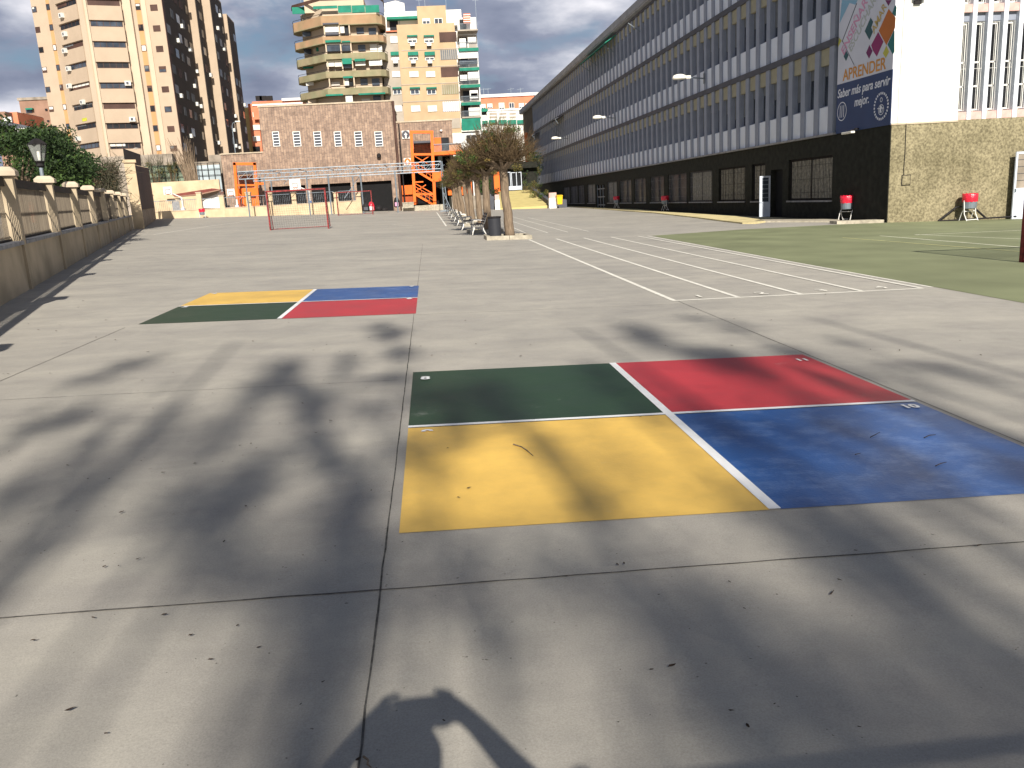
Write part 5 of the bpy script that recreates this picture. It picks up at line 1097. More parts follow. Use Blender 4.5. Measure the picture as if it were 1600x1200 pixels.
# street lamps
def tube_lamp(px, y0, y1, Y, label):
    p, q = at(px, y1, Y), at(px-2, y0, Y); r = empty('street_lamp', (p.x, Y, -1), 0, label, 'street lamp'); h = q.z+1
    MB().tube((0, 0, 0), (0, 0, h), .10, 8, .06).build('pole', M['steel'], r); MB().path([(0, 0, h), (.15, 0, h+.4), (.7, 0, h+.6)], .05, 6).build('arm', M['steel'], r); MB().box(.5, -.15, h+.52, 1.2, .15, h+.68).build('lamp_head', M['lampglass'], r, bevel=.04)
tube_lamp(368, 197, 240, 124, 'slim grey street lamp in front of the dark tower side')
p = at(65, 268, 27); r = empty('lantern_lamp', (p.x, 27, gz(p.x, 27)), 0, 'old style glass lantern on a pale post behind the left fence', 'street lamp'); hh = at(64.5, 262, 27).z-r.location.z
MB().tube((0, 0, -.5), (0, 0, hh), .07, 10, .055).build('pole', M['steel'], r); MB().lathe((0, 0, hh), [(.06, 0), (.13, .05), (.10, .12), (.16, .18), (.05, .2)], 10).build('collar', M['darkmetal'], r)
g = MB()
for i in range(4):
    t = PI/4+i*PI/2; g.tube((.14*math.cos(t), .14*math.sin(t), hh+.2), (.27*math.cos(t), .27*math.sin(t), hh+.68), .014, 4); t2 = t+PI/2
    g.tube((.27*math.cos(t), .27*math.sin(t), hh+.68), (.27*math.cos(t2), .27*math.sin(t2), hh+.68), .016, 4)
g.build('lantern_frame', M['darkmetal'], r); MB().lathe((0, 0, hh+.68), [(.30, 0), (.14, .14), (.03, .18)], 4).build('lantern_roof', M['darkmetal'], r); MB().lathe((0, 0, hh+.22), [(.03, 0), (.045, .1), (.04, .26)], 10).build('bulb', M['lampglass'], r)
gm = bpy.data.materials.new('clear_glass'); gm.use_nodes = True; b_ = gm.node_tree.nodes['Principled BSDF']; b_.inputs['Alpha'].default_value = .25; b_.inputs['Roughness'].default_value = .1; b_.inputs['Base Color'].default_value = (.6, .62, .6, 1)
g = MB()
for i in range(4):
    t = PI/4+i*PI/2; t2 = t+PI/2; g.add([(.14*math.cos(t), .14*math.sin(t), hh+.2), (.14*math.cos(t2), .14*math.sin(t2), hh+.2), (.27*math.cos(t2), .27*math.sin(t2), hh+.68), (.27*math.cos(t), .27*math.sin(t), hh+.68)], [(0, 1, 2, 3)])
g.build('lantern_glass', gm, r)
# ------------------------------------------------------------------ vegetation
def leafquad(V, F, p, s, rnd):
    a = Vector((rnd.gauss(0, 1), rnd.gauss(0, 1), rnd.gauss(0, 1))).normalized(); b = a.orthogonal().normalized(); b.rotate(Matrix.Rotation(rnd.random()*6.28, 3, a)); c = a.cross(b)
    k = len(V); l = s*rnd.uniform(.7, 1.5); w_ = s*rnd.uniform(.35, .6)
    V += [tuple(p-b*l*.5), tuple(p+c*w_*.5), tuple(p+b*l*.5), tuple(p-c*w_*.5)]; F.append((k, k+1, k+2, k+3))
def foliage(name, clumps, n, size, mats, parent, seed=1, kind=None):
    rnd = random.Random(seed); V = []; F = []; I = []
    tot = sum(c[1]**2 for c in clumps)
    for c, r, sq in clumps:
        mi = rnd.randrange(len(mats)); k = max(3, int(n*r*r/tot))
        for _ in range(k):
            d = Vector((rnd.gauss(0, 1), rnd.gauss(0, 1), rnd.gauss(0, 1))).normalized()*r*(rnd.random()**.45); d.z *= sq
            leafquad(V, F, Vector(c)+d, size, rnd); I.append(mi if rnd.random() < .75 else rnd.randrange(len(mats)))
    me = bpy.data.meshes.new(name); me.from_pydata(V, [], F)
    for m_ in mats: me.materials.append(M[m_])
    me.polygons.foreach_set('material_index', I); me.update()
    o = bpy.data.objects.new(name, me); C.objects.link(o); o.parent = parent; return o
def bushy_tree(px, py, Y, rx, rz, label, mats, n=9000, seed=1, leaf=.16, name='evergreen_tree', trunk=True):
    rnd = random.Random(seed); c = at(px, py, Y); base = Vector((c.x, Y, gz(c.x, Y))); r = empty(name, base, 0, label, 'tree'); cz = c.z-base.z
    cl = []
    for i in range(46):
        t = rnd.random()*6.28; ph = math.acos(rnd.uniform(-.9, 1)); rr = rnd.uniform(.55, 1.0)
        cl.append(((rx*rr*math.sin(ph)*math.cos(t), rx*rr*math.sin(ph)*math.sin(t), cz+rz*rr*math.cos(ph)), rnd.uniform(.22, .42)*min(rx, rz*1.3), .8))
    foliage('crown', cl, n, leaf, mats, r, seed)
    g = MB(); g.path([(0, 0, -.3), (.05, 0, cz*.5), (0, .05, cz)], [.22, .17, .08], 8)
    for i in range(9):
        k = cl[i*4][0]; g.path([(0, 0, cz*.45+.05*i), (k[0]*.5, k[1]*.5, (cz*.5+k[2])*.5), k], [.09, .05, .02], 5)
    g.build('trunk', M['bark'], r); return r
bushy_tree(20, 262, 36, 2.9, 1.75, 'large dark evergreen tree behind the fence, cut by the left edge', ['leaf_dk', 'leaf_md', 'leaf_dk'], 16000, 2, .15)
bushy_tree(86, 270, 41, 1.75, 1.35, 'rounded dark evergreen tree behind the fence, right of the lantern', ['leaf_dk', 'leaf_md', 'leaf_dk'], 11000, 3, .15)
bushy_tree(62, 240, 47, 2.2, 1.35, 'evergreen tree rising between the other two behind the fence', ['leaf_md', 'leaf_dk'], 9000, 5, .15)
# dry creeper on a frame
r = empty('dry_creeper', at(158, 330, 57), 0, 'tangle of leafless grey brown creeper between evergreens and fronton pillar', 'creeper'); r.location.z = gz(-21, 57)
rnd = random.Random(4); g = MB()
ps = []
for i in range(1000):
    px, py = rnd.uniform(128, 184), rnd.uniform(252, 335); 
    if px > 170 and py < 262 and rnd.random() < .4: continue
    if py < 268-(px-128)*.3: continue
    p = at(px, py, 57+rnd.uniform(-.8, .8)) - r.location; q = p+Vector((rnd.gauss(0, .45), rnd.gauss(0, .2), rnd.gauss(0, .45))); s = q+Vector((rnd.gauss(0, .3), rnd.gauss(0, .2), rnd.gauss(0, .3))); g.path([p, q, s], [.022, .014, .006], 3, cap=False); ps.append((tuple(p), .35, 1))
g.build('stems', M['ivy'], r); foliage('leaves', ps[:500], 9000, .10, ['ivy', 'leaf_dk', 'twig'], r, 9)
# bushes climbing on the mesh fence
def shrub(px, py, Y, w_, h_, label, mats=('leaf_ol', 'ivy'), n=900, seed=1, cat='shrub', leaf=.14):
    p = at(px, py, Y); r = empty('shrub', p, 0, label, cat); rnd = random.Random(seed); cl = [((rnd.uniform(-w_, w_), rnd.uniform(-.3, .3), rnd.uniform(.05, h_)), rnd.uniform(.25, .45)*max(.6, min(w_, h_)), .9) for _ in range(14)]
    g = MB()
    for c in cl: g.path([(c[0][0]*.4, 0, -.3), tuple(c[0])], [.03, .012], 4)
    g.build('stems', M['twig'], r); foliage('leaves', cl, n, leaf, list(mats), r, seed); return r
shrub(245, 280, 116.5, 1.0, 2.2, 'thin green climber on the left part of the mesh fence', ('leaf_ol', 'leaf_dk'), 600, 1); shrub(268, 280, 116.5, .9, 2.6, 'taller green climber on the middle of the mesh fence', ('leaf_ol', 'leaf_dk'), 600, 2)
r = empty('bare_shrub', at(300, 284, 116), 0, 'leafless fan of bare stems in front of the dark tower foot', 'shrub'); g = MB(); rnd = random.Random(8)
for i in range(60):
    a = rnd.uniform(-.42, .1); L_ = rnd.uniform(3, 6); x = rnd.uniform(-.8, .8); g.path([(x, rnd.uniform(-.4, .4), -.5), (x+L_*.5*math.sin(a), 0, L_*.5), (x+L_*math.sin(a)*1.1, rnd.uniform(-.5, .5), L_*math.cos(a))], [.06, .04, .012], 4)
g.build('stems', M['bark'], r)
r = empty('bare_shrub', at(243, 262, 122), 0, 'pale wispy bare bush against the beige tower base', 'shrub'); g = MB()
for i in range(90):
    a = rnd.uniform(-.6, .6); L_ = rnd.uniform(1.2, 3.0); x = rnd.uniform(-2.0, 2.0); g.path([(x, 0, -1), (x+L_*.5*math.sin(a), 0, L_*.5-.5), (x+L_*math.sin(a), rnd.uniform(-.3, .3), L_*math.cos(a)-.6)], [.03, .02, .008], 3)
g.build('stems', M['ivy'], r)
shrub(828, 300, 118, 1.6, 1.4, 'round leafy shrub at the top right of the yellow ramp', ('leaf_ol', 'leaf_md'), 900, 3); shrub(843, 309, 112, 1.2, .9, 'low green shrub on the dark planter wall', ('leaf_md', 'leaf_ol'), 700, 4)
shrub(855, 312, 108, 1.0, .7, 'small dark shrub just left of the pinkish topped pillar', ('leaf_dk', 'leaf_md'), 500, 6); shrub(776, 305, 104, .6, .8, 'potted dark bush on top of the slim white pillar', ('leaf_dk',), 500, 7)
bushy_tree(822, 262, 126, 2.6, 2.6, 'dark leafy tree in front of the end of the school block', ['leaf_dk', 'leaf_ol'], 3500, 7, .25)
bushy_tree(758, 290, 116, .8, 1.2, 'small green tree between the trunks left of the ramp', ['leaf_md', 'leaf_dk'], 1800, 8, .2)
# ------------------------------------------------------------------ pollarded trees in a row
def pollard(x, y, th, rad, ch, label, seed, lean=(0, 0), green=.5, ntw=520, nlf=2600, tr=.165):
    rnd = random.Random(seed); r = empty('pollarded_tree', (x, y, gz(x, y)), 0, label, 'tree', 'pollarded trees in the row of benches')
    hx, hy = lean; g = MB()
    pts = []; rs = []
    for i in range(9):
        t = i/8; pts.append((hx*t+rnd.gauss(0, .012), hy*t+rnd.gauss(0, .012), -.1+(th+.1)*t)); rs.append(tr*(1.22-.35*t) if t < .9 else tr*1.05)
    g.path(pts, rs, 12); heads = []
    for i in range(9):
        a = i*.7+rnd.random(); e = Vector((hx+math.cos(a)*rad*.38, hy+math.sin(a)*rad*.38, th+rnd.uniform(.15, .38))); m_ = Vector((hx+math.cos(a)*.18, hy+math.sin(a)*.18, th+.02)); g.path([(hx, hy, th-.22), m_, e], [.10, .075, .055], 7); heads.append(e)
    heads.append(Vector((hx, hy, th+.15)))
    g.build('trunk', M['bark'], r, smooth=True)
    g = MB(); tips = []
    for i in range(ntw):
        h = rnd.choice(heads); d = Vector((h.x-hx, h.y-hy, 0)); d = (d.normalized() if d.length > .05 else Vector((0, 0, 0)))*rnd.uniform(.1, 1.4)+Vector((rnd.gauss(0, .5), rnd.gauss(0, .5), rnd.uniform(.05, 1.5))); d.normalize()
        # length limited by the dome
        L_ = rnd.uniform(.65, 1.08)
        ex = Vector((rad*d.x, rad*d.y, ch*max(d.z, .05)))*L_; e = Vector((hx, hy, th))+ex; 
        if (e-h).length < .25: continue
        mid = h.lerp(e, .5)+Vector((rnd.gauss(0, .05), rnd.gauss(0, .05), -.04)); g.path([h, mid, e+Vector((0, 0, .05))], [.016, .011, .004], 3, cap=False); tips.append((mid, e))
        for _ in range(2):
            s = mid.lerp(e, rnd.random()*.8); q = s+(d*.5+Vector((rnd.gauss(0, .4), rnd.gauss(0, .4), .5))).normalized()*rnd.uniform(.2, .5); g.path([s, q], [.008, .003], 3, cap=False)
    g.build('branches', M['twig'], r)
    cl = []
    for i in range(70):
        mid, e = rnd.choice(tips); p = mid.lerp(e, rnd.random()*.9); low = (p.z-th)/ch
        if low > .55 and rnd.random() < .6: continue
        cl.append((tuple(p), rnd.uniform(.12, .3), .8))
    mats_ = ['leaf_ol', 'leaf_br', 'leaf_ol', 'leaf_ol', 'leaf_md'] if green < .3 else ['leaf_ol', 'leaf_dk', 'leaf_md', 'leaf_ol'] 
    foliage('leaves', cl, nlf, .08, mats_, r, seed); return r
ord_ = ['nearest', 'second', 'third', 'fourth', 'fifth', 'sixth', 'seventh', 'eighth', 'ninth']
tx = [(3.06, 32.25, 2.70, 1.72, 1.85, .1), (2.62, 38.2, 2.65, 1.75, 1.75, .5), (2.85, 47.6, 2.6, 1.75, 1.85, .7), (2.85, 55.5, 2.7, 1.65, 1.7, .7), (3.0, 63.5, 2.7, 1.6, 1.6, .3), (3.0, 73, 2.7, 1.7, 1.8, .7), (3.1, 83, 2.7, 1.7, 1.7, .3), (3.1, 93, 2.7, 1.7, 1.7, .7), (3.2, 103, 2.7, 1.7, 1.7, .3)]
leans = [(-.12, .1), (.02, 0), (-.05, .1), (-.14, 0), (-.25, .1), (-.3, 0), (-.35, 0), (-.2, 0), (-.2, 0)]
labs = ['nearest tree of the row, its brown crown reaching before the school facade', 'second tree of the row, just behind the dark bin', 'third tree of the row, green leaves low in its crown', 'fourth tree of the row counted from the dark bin', 'fifth tree of the row, leaning slightly left', 'sixth tree of the row, mid distance', 'seventh tree of the row, far off', 'eighth tree of the row, next to last', 'farthest small tree of the row near the steel canopy']
for i, (x, y, th, rad, ch, gr) in enumerate(tx):
    pollard(x, y, th, rad, ch, labs[i], 20+i, leans[i], gr, 620 if i < 4 else 360, 5200 if i < 4 else 2600)
    kr = MB(); z_ = lambda a, b: gz(a, b)-.05
    kx0, kx1, ky0, ky1 = (x-1.0, x+.72, y-1.25, y+.5) if i == 0 else (x-.95, x+.65, y-.9, y+.7)
    t = .16; top = lambda a, b: gz(a, b)+.15
    for j in range(2):
        m_ = (kx0+kx1)/2; xa_, xb_ = (kx0, m_-.006) if j == 0 else (m_+.006, kx1)
        kr.prism([(xa_, ky0), (xb_, ky0), (xb_, ky0+t), (xa_, ky0+t)], z_, top); kr.prism([(xa_, ky1-t), (xb_, ky1-t), (xb_, ky1), (xa_, ky1)], z_, top)
    kr.prism([(kx0, ky0+t+.01), (kx0+t, ky0+t+.01), (kx0+t, ky1-t-.01), (kx0, ky1-t-.01)], z_, top); kr.prism([(kx1-t, ky0+t+.01), (kx1, ky0+t+.01), (kx1, ky1-t-.01), (kx1-t, ky1-t-.01)], z_, top)
    ko = kr.build('tree_kerb', M['stone'], bevel=.012); tag(ko, 'square stone kerb around the foot of the %s tree in the row' % ord_[i], 'kerb', 'stone kerbs around the row of trees')
    so_ = MB(); so_.prism([(kx0+t+.01, ky0+t+.01), (kx1-t-.01, ky0+t+.01), (kx1-t-.01, ky1-t-.01), (kx0+t+.01, ky1-t-.01)], z_, lambda a, b: gz(a, b)+.06); so_.build('soil', M['debris'], ko)
# benches
def bench():
    r = empty('park_bench', (0, 0, 0), 0, 'x', 'bench', 'slatted benches along the row of trees')
    for y in (-.75, .75):
        g = MB(); g.path([(-.30, y, 0), (-.27, y, .16), (-.20, y, .30), (-.25, y, .42)], [.03, .028, .026, .028], 6); g.path([(.28, y, 0), (.18, y, .2), (.16, y, .40)], [.03, .028, .028], 6)
        g.path([(-.27, y, .41), (0, y, .38), (.18, y, .40), (.25, y, .55), (.34, y, .86)], .026, 6); g.path([(-.25, y, .41), (-.24, y, .62), (0, y, .62), (.22, y, .58)], .018, 5); g.build('leg_frame', M['white'], r, smooth=True)
    g = MB()
    for k in range(5): x = -.24+k*.10; g.box(x-.042, -.95, .425, x+.042, .95, .455)
    g.build('seat', M['planks'], r); g = MB()
    for k in range(4):
        c = Vector((.205+k*.045, 0, .53+k*.11)); Mx = Matrix.Translation(c) @ Matrix.Rotation(math.radians(20), 4, 'Y'); g.box(-.014, -.95, -.042, .014, .95, .042, Mx)
    g.build('backrest', M['planks'], r); return r
b0 = bench(); bl_ = [(2.05, 35.9, 0), (1.8, 41.6, 1), (1.8, 48.4, 1), (1.85, 56, 1), (1.9, 65.5, 1), (1.95, 76.5, 1), (2.0, 88, 1)]
bn_ = ['nearest bench, beside the dark bin, facing left', 'second bench of the row, its back to the open playground', 'third bench of the row beside the tree trunks', 'fourth bench of the row', 'fifth bench of the row', 'sixth bench of the row, far off', 'farthest tiny bench of the row']
for i, (x, y, fl_) in enumerate(bl_):
    o = b0 if i == 0 else copy_tree(b0); o.location = (x, y, gz(x, y)+.02); o.rotation_euler = (0, 0, PI if fl_ else 0); o['label'] = bn_[i]
r = empty('waste_bin', (2.44, 31.75, gz(2.44, 31.75)), 0, 'dark grey cylindrical bin beside the nearest tree of the row', 'bin')
MB().lathe((0, 0, 0), [(.235, .03), (.245, .06), (.245, .78), (.25, .80)], 28).build('body', M['smoke'], r, smooth=False); MB().lathe((0, 0, 0), [(.255, .79), (.265, .80), (.265, .85), (.20, .86), (.19, .80)], 28).build('rim', M['darkmetal'], r)
for k in range(3): MB().box(-.1, -.1, -.02, .1, .1, .035).build('foot', M['darkmetal'], r) if k == 0 else None
# bags by the garage
def bagp(px, py, Y, w_, h_, mt, label, mt2=None):
    p = at(px, py, Y); r = empty('backpack', (p.x, Y, max(p.z, gz(p.x, Y))), 0, label, 'bag'); b = MB().lathe((0, 0, 0), [(w_*.7, 0), (w_, h_*.15), (w_*.95, h_*.6), (w_*.6, h_*.92), (w_*.2, h_)], 12).build('bag', M[mt], r, smooth=True)
    if mt2: MB().box(-w_*.6, -w_*1.05, h_*.1, w_*.6, -w_*.75, h_*.5).build('pocket', M[mt2], r, bevel=.05)
bagp(572.5, 330, 99, .42, .95, 'darkmetal', 'dark bag by the far goal post', 'band'); bagp(581, 330, 99.5, .38, 1.1, 'binred', 'red and white bag beside the dark bags', 'white'); bagp(592, 329, 100, .45, .6, 'darkmetal', 'low dark bag right of the red one'); bagp(600, 329, 100.3, .5, .3, 'darkmetal', 'flattened dark bag farthest right of the pile')
bagp(620.5, 324, 111, .4, 1.3, 'darkmetal', 'dark bag with pink top by the brown downpipe', 'b_pink')
# ------------------------------------------------------------------ fallen leaves and twigs
dm = bpy.data.meshes.new('fallen_leaf'); dm.from_pydata([(-.5, 0, .05), (-.2, .22, .25), (.25, .25, .12), (.5, 0, .3), (.2, -.25, .18), (-.2, -.2, .1), (.05, 0, .02)], [], [(0, 6, 1), (1, 6, 2), (2, 6, 3), (3, 6, 4), (4, 6, 5), (5, 6, 0)]); dm.materials.append(M['debris'])
spots = [(14, 705), (5, 585-1), (13, 584), (78, 583), (144, 643), (222, 594), (271, 582), (239, 638), (301, 632), (332, 614), (392, 638), (437, 661), (401, 700), (375, 696), (494, 676), (392, 691+2), (580, 766), (384, 791), (305, 724), (255, 738), (221, 720), (171, 748), (137, 748), (106, 727), (216, 873), (163, 885), (350, 846), (257, 960), (298, 992), (371, 977), (166, 1146), (405, 1013-2), (329, 1030), (146, 965), (506, 594), (515, 599), (555, 556), (517, 657), (473, 630), (531, 549), (110, 1108), (52, 1000), (505, 1065), (885, 900), (975, 880), (717, 777), (733, 762), (1001, 651), (700, 700), (1147, 498), (1090, 490), (1040, 540), (1500, 532), (1290, 430+30), (1018, 1046), (1143, 1110), (1168, 1134), (1140, 909), (965, 882), (1312, 906), (1530, 852), (1337, 860), (130, 470), (122, 480), (60, 515), (88, 517), (150, 527), (44, 506), (180, 531), (166, 500), (200, 420), (1250, 455), (830, 440), (1205, 500), (860, 470), (1050, 1040), (560, 1186), (190, 800), (470, 1100), (70, 860), (640, 545), (606, 512)]
rnd = random.Random(5)
spots += [(rnd.uniform(0, 640), rnd.uniform(480, 900)) for _ in range(30)]+[(rnd.uniform(640, 1600), rnd.uniform(470, 560)) for _ in range(14)]+[(rnd.uniform(640, 1600), rnd.uniform(860, 1150)) for _ in range(16)]
for i, (px, py) in enumerate(spots):
    p = gp(px, py, .012); o = bpy.data.objects.new('fallen_leaf', dm); C.objects.link(o); o.location = p; s = (rnd.uniform(.012, .024) if i < 78 else rnd.uniform(.006, .012)) if py > 560 else rnd.uniform(.02, .035); o.scale = (s*rnd.uniform(1, 1.6), s, s*.6); o.rotation_euler = (0, 0, rnd.random()*6.28); tag(o, 'small dry dark leaf fallen on the playground floor', 'leaf', 'dry leaves scattered on the concrete')
def twg(pts, rad, label):
    P = [gp(x, y, .01) for x, y in pts]; g = MB().path(P, [rad]+[rad*.8]*(len(P)-2)+[rad*.4], 5); tag(g.build('fallen_twig', M['bark'] if rad > .0035 else M['debris']), label, 'twig', 'twigs lying on the painted squares')
twg([(802, 694), (815, 698), (824, 704), (833, 712)], .0045, 'curved brown twig on the near yellow square')
twg([(1360, 683), (1368, 679), (1375, 675)], .003, 'short twig on the blue square, upper left of its group'); twg([(1444, 684), (1452, 680), (1462, 679)], .0035, 'dark twig on the blue square, nearest its painted number'); twg([(1462, 728), (1470, 724), (1479, 722)], .003, 'dark twig on the blue square, rightmost'); twg([(1336, 710), (1345, 708)], .0025, 'tiny twig near the middle of the blue square')
twg([(568, 1182), (575, 1187), (574, 1194), (580, 1199)], .004, 'crooked dark twig at the bottom beside the floor joint'); twg([(1298, 928), (1303, 922)], .003, 'tiny twig on grey concrete below the blue square')
# ------------------------------------------------------------------ photographer (behind the lens; only the shadow shows)
ph = empty('person', (-.05, -.42, gz(0, -.4)), 0, 'person in dark jacket holding up a phone, seen only as a shadow on the floor', 'person')
vs = {}; V = []; E_ = []; Rr = []
def j(n, p, r, par=None):
    vs[n] = len(V); V.append(p); Rr.append(r)
    if par: E_.append((vs[par], vs[n]))
j('pelvis', (-.05, 0, .95), .155); j('waist', (-.05, 0, 1.10), .145, 'pelvis'); j('chest', (-.04, .01, 1.30), .175, 'waist'); j('neck', (-.04, .01, 1.47), .06, 'chest'); j('head1', (-.04, .04, 1.56), .085, 'neck'); j('head2', (-.04, .06, 1.66), .115, 'head1'); j('head3', (-.04, .05, 1.75), .085, 'head2')
for s, n in ((-1, 'l'), (1, 'r')):
    j(n+'sh', (s*.19, 0, 1.41), .09, 'chest'); j(n+'el', (s*.41, .14, 1.20), .062, n+'sh'); j(n+'fa', (s*.32, .27, 1.42), .052, n+'el'); j(n+'wr', (s*.16, .37, 1.60), .032, n+'fa'); j(n+'pa', (s*.115, .385, 1.635), .036, n+'wr')
    j(n+'hip', (s*.10, 0, .88), .11, 'pelvis'); j(n+'kn', (s*.12, .02, .48), .07, n+'hip'); j(n+'an', (s*.13, -.01, .09), .045, n+'kn'); j(n+'to', (s*.15, .14, .045), .045, n+'an')
    for q, (dx, dz, l) in enumerate(((0, .045, .05), (.004, .02, .055), (.004, -.005, .052), (0, -.03, .045))):
        j(n+'f%da' % q, (s*(.105), .395, 1.64+dz), .011, n+'pa'); j(n+'f%db' % q, (s*(.105-l), .41, 1.642+dz), .009, n+'f%da' % q)
    j(n+'th', (s*.085, .37, 1.585), .012, n+'pa'); j(n+'tb', (s*.05, .375, 1.59), .010, n+'th')
me = bpy.data.meshes.new('body'); me.from_pydata(V, E_, []); me.materials.append(M['cloth']); o = bpy.data.objects.new('body', me); C.objects.link(o); o.parent = ph
sk = o.modifiers.new('skin', 'SKIN'); 
for i, v in enumerate(me.skin_vertices[0].data if me.skin_vertices else []): pass
if not me.skin_vertices:
    bpy.context.view_layer.objects.active = o; o.select_set(True); bpy.ops.object.mode_set(mode='EDIT'); bpy.ops.mesh.customdata_skin_add() ; bpy.ops.object.mode_set(mode='OBJECT')
for i, v in enumerate(me.skin_vertices[0].data): v.radius = (Rr[i]*(1.15 if i < 3 else 1), Rr[i]*(.75 if i < 3 else 1)); v.use_root = (i == 0)
o.modifiers.new('sub', 'SUBSURF').levels = 1; o.modifiers['sub'].render_levels = 2
MB().lathe((-.04, .03, 1.68), [(.05, -.06), (.12, 0), (.125, .06), (.10, .12), (.03, .155)], 16).build('hair', M['hair'], ph, smooth=True)
for s in (-1, 1): MB().box(s*.12-.05, -.09, -.01, s*.12+.06, .2, .07).build('shoe', M['darkmetal'], ph, bevel=.02)
phn = empty('mobile_phone', (0, 0, 0), 0, 'dark mobile phone held level in both hands', 'phone')
MB().box(-.12, -.042, EYE-.03, .05, -.034, EYE+.085).build('phone_body', M['darkmetal'], phn, bevel=.003)
# ------------------------------------------------------------------ tall trees behind the camera that shade the floor
TEL = math.tan(SUN_EL); TAZ = math.tan(-SUN_AZ)
streaks = [([(600, 500), (622, 560), (612, 640), (590, 700)], .20, 1), ([(428, 555), (400, 620), (350, 690), (300, 760), (255, 830)], .28, .6), ([(540, 560), (505, 640), (520, 720), (560, 790), (565, 860)], .20, .7), ([(290, 800), (340, 840), (400, 900), (410, 960)], .24, .8),
 ([(190, 560), (120, 640), (60, 730), (25, 830), (0, 920)], .22, .7), ([(440, 960), (480, 1060), (470, 1200)], .20, .8), ([(700, 850), (740, 940), (770, 1010)], .18, .8), ([(665, 660), (680, 780)], .18, .6),
 ([(800, 820), (930, 910), (1080, 1050), (1250, 1200)], .15, .55), ([(1250, 780), (1400, 890), (1620, 1080)], .15, 1.2), ([(1050, 620), (1160, 710), (1250, 790)], .28, 1.0), ([(950, 505), (1090, 550), (1230, 610), (1300, 660)], .30, .9), ([(1080, 490), (1220, 540), (1400, 590)], .25, .5), ([(1350, 545), (1600, 620)], .25, .6),
 ([(1420, 790), (1600, 880)], .2, .6), ([(700, 600), (790, 640)], .3, .8), ([(900, 560), (960, 600), (1010, 660)], .22, .5), ([(520, 860), (545, 930), (560, 1000)], .25, .7), ([(1050, 930), (1200, 1040), (1350, 1180)], .14, .5), ([(300, 620), (230, 690), (150, 790)], .22, .4), ([(1450, 960), (1600, 1060)], .14, .4), ([(1140, 1010), (1250, 1110), (1330, 1200)], .12, .9), ([(960, 1060), (1010, 1200)], .10, .6), ([(1330, 700), (1450, 790), (1560, 860)], .10, .25), ([(1560, 720), (1700, 800)], .2, .8), ([(450, 700), (400, 760), (330, 820)], .25, .6)]
Ttr = {}
def topos(px, py, Y0):
    q = gp(px, py); return Vector((q.x + (q.y-Y0)*TAZ, Y0, q.z + (q.y-Y0)/math.cos(SUN_AZ)*TEL))
tcx = [-7.5, -4.2, -1.2, 2.9, 5.9]; rnd = random.Random(21); cl = [[] for _ in tcx]; br = [[] for _ in tcx]
for pts, rd, dens in streaks:
    Y0 = -16.5+rnd.uniform(-1.5, 1.5); P = [topos(x, y, Y0) for x, y in pts]; k = min(range(len(tcx)), key=lambda i: abs(tcx[i]-P[0].x)); br[k].append(P)
    for a, b in zip(P[:-1], P[1:]):
        n_ = max(2, int((b-a).length/.35))
        for i in range(n_): c = a.lerp(b, (i+rnd.random())/n_)+Vector((rnd.gauss(0, .09), rnd.gauss(0, .3), rnd.gauss(0, .12))); cl[k].append((tuple(c), rd*rnd.uniform(.75, 1.15), .9, dens, 1.5))
rn2 = random.Random(77)
for i in range(17):
    x_s, y_s = rn2.uniform(-3.2, 4.2), rn2.uniform(3.1, 6.6); L_ = rn2.uniform(1.0, 2.4); a_ = math.radians(rn2.uniform(-14, 2)); w_s = rn2.uniform(.07, .13); Y0 = -16+rn2.uniform(-1.5, 1.5)
    if x_s < -2.2 and y_s < 5: continue
    for q in range(int(L_/.12)):
        t = q*.12; X_, Y_ = x_s+math.sin(a_)*t+.05*math.sin(t*4), y_s+t; c = Vector((X_+(Y_-Y0)*TAZ, Y0+rn2.uniform(-.2, .2), gz(X_, Y_)+(Y_-Y0)*TEL)); k = min(range(len(tcx)), key=lambda i: abs(tcx[i]-c.x)); cl[k].append((tuple(c), w_s*rn2.uniform(.7, 1.3), .8, .55, 1.6))
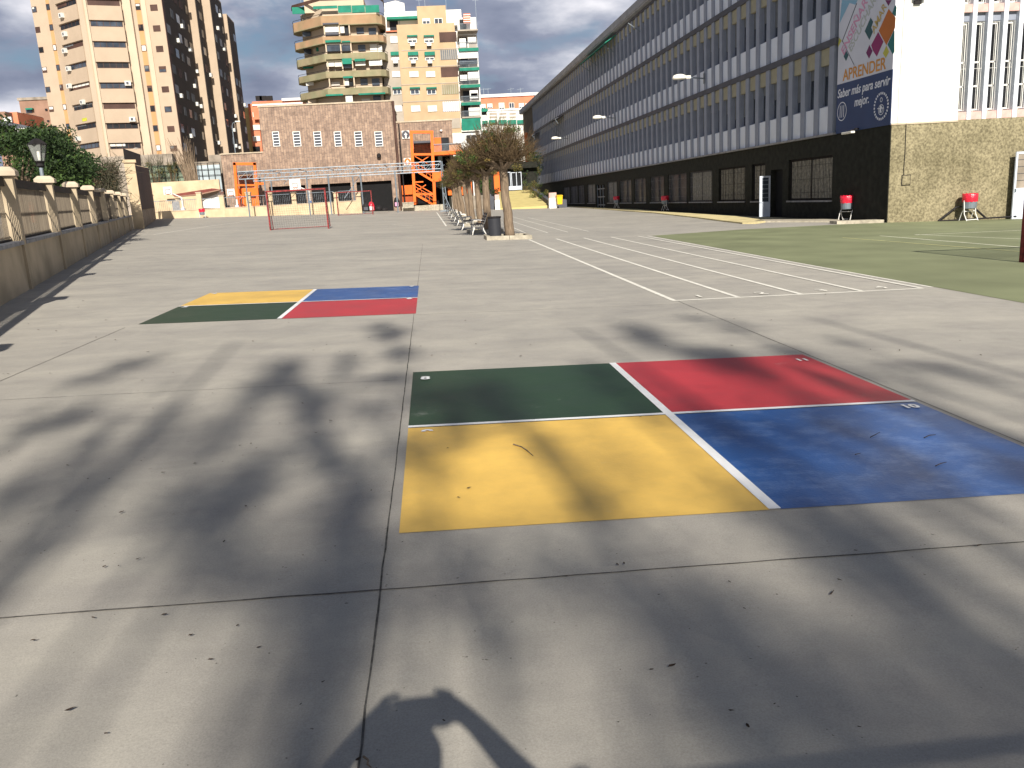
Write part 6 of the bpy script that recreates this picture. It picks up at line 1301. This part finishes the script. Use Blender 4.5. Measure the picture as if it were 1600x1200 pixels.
# scattered light foliage dimming the near floor
for i in range(210):
    px, py = rnd.uniform(-150, 1750), 560+640*rnd.random()**.7
    if 400 < px < 960 and py > 960: continue
    if (px < 470 and py > 820) or (330 < px < 600 and 680 < py < 900): continue
    if px < 150 and py < 760: continue
    if 1250 < px < 1600 and 640 < py < 780: continue
    c = topos(px, py, -17+rnd.uniform(-2.5, 2.5)); k = min(range(len(tcx)), key=lambda i: abs(tcx[i]-c.x)); cl[k].append((tuple(c), rnd.uniform(.12, .30), .8, rnd.choice((.15, .3, .4)), 2.2))
for k, x in enumerate(tcx):
    if not cl[k]: continue
    r = empty('tall_tree', (x, -16.5, gz(x, -16.5)), 0, ['tall thin crowned tree behind the camera, farthest left', 'tall thin crowned tree behind the camera, second from left', 'tall thin crowned tree behind the camera, in the middle', 'tall thin crowned tree behind the camera, second from right', 'tall thin crowned tree behind the camera, farthest right'][k], 'tree')
    V = []; F = []
    for c, rr, sq, dens, el in cl[k]:
        n_ = int(480*rr*rr/.06*dens*(el**.7))
        for _ in range(n_):
            d = Vector((rnd.gauss(0, .5), rnd.gauss(0, .5), rnd.gauss(0, .5*el)))*rr; leafquad(V, F, Vector(c)+d-r.location, .045, rnd)
    me = bpy.data.meshes.new('crown'); me.from_pydata(V, [], F); me.materials.append(M['leaf_dk']); o = bpy.data.objects.new('crown', me); C.objects.link(o); o.parent = r
    g = MB(); g.path([(0, 0, -.5), (.1, 0, 5), (-.1, .1, 10), (.1, 0, 14), (0, 0, 18)], [.28, .20, .09, .04, .025], 10)
    for P in br[k]:
        Q = [p-r.location for p in P]; low = min(Q, key=lambda v: v.z); Q2 = sorted(Q, key=lambda v: v.z); g.path([(0, 0, max(4, low.z-5)), (low.x*.85, low.y*.6, low.z-2.6)]+Q2, [.06, .03]+[.022-.014*i/len(Q2) for i in range(len(Q2))], 6)
    g.build('trunk', M['bark'], r)
# unseen cable and posts, added to cast a thin shadow line on the floor
q0, q1 = gp(1240, 1200), gp(1640, 1155); hgt = 1.6; s_ = (hgt/TEL)
pa_, pb_ = q0+Vector((s_*TAZ, -s_, hgt)), q1+Vector((s_*TAZ, -s_, hgt)); dd = (pb_-pa_).normalized()
tag(MB().tube(pa_-dd*.6, pb_+dd*6, .026, 8).build('shadow_cable', M['darkmetal']), 'unseen dark cable behind the camera, added to cast a thin floor shadow', 'cable')
for p in (pa_-dd*.6, pb_+dd*6): tag(MB().tube((p.x, p.y, gz(p.x, p.y)-.3), (p.x, p.y, p.z+.05), .035, 8).build('shadow_cable_post', M['steel']), 'thin steel post added to carry the shadow cable, %s side' % ('left' if p.x < 2 else 'right'), 'post')
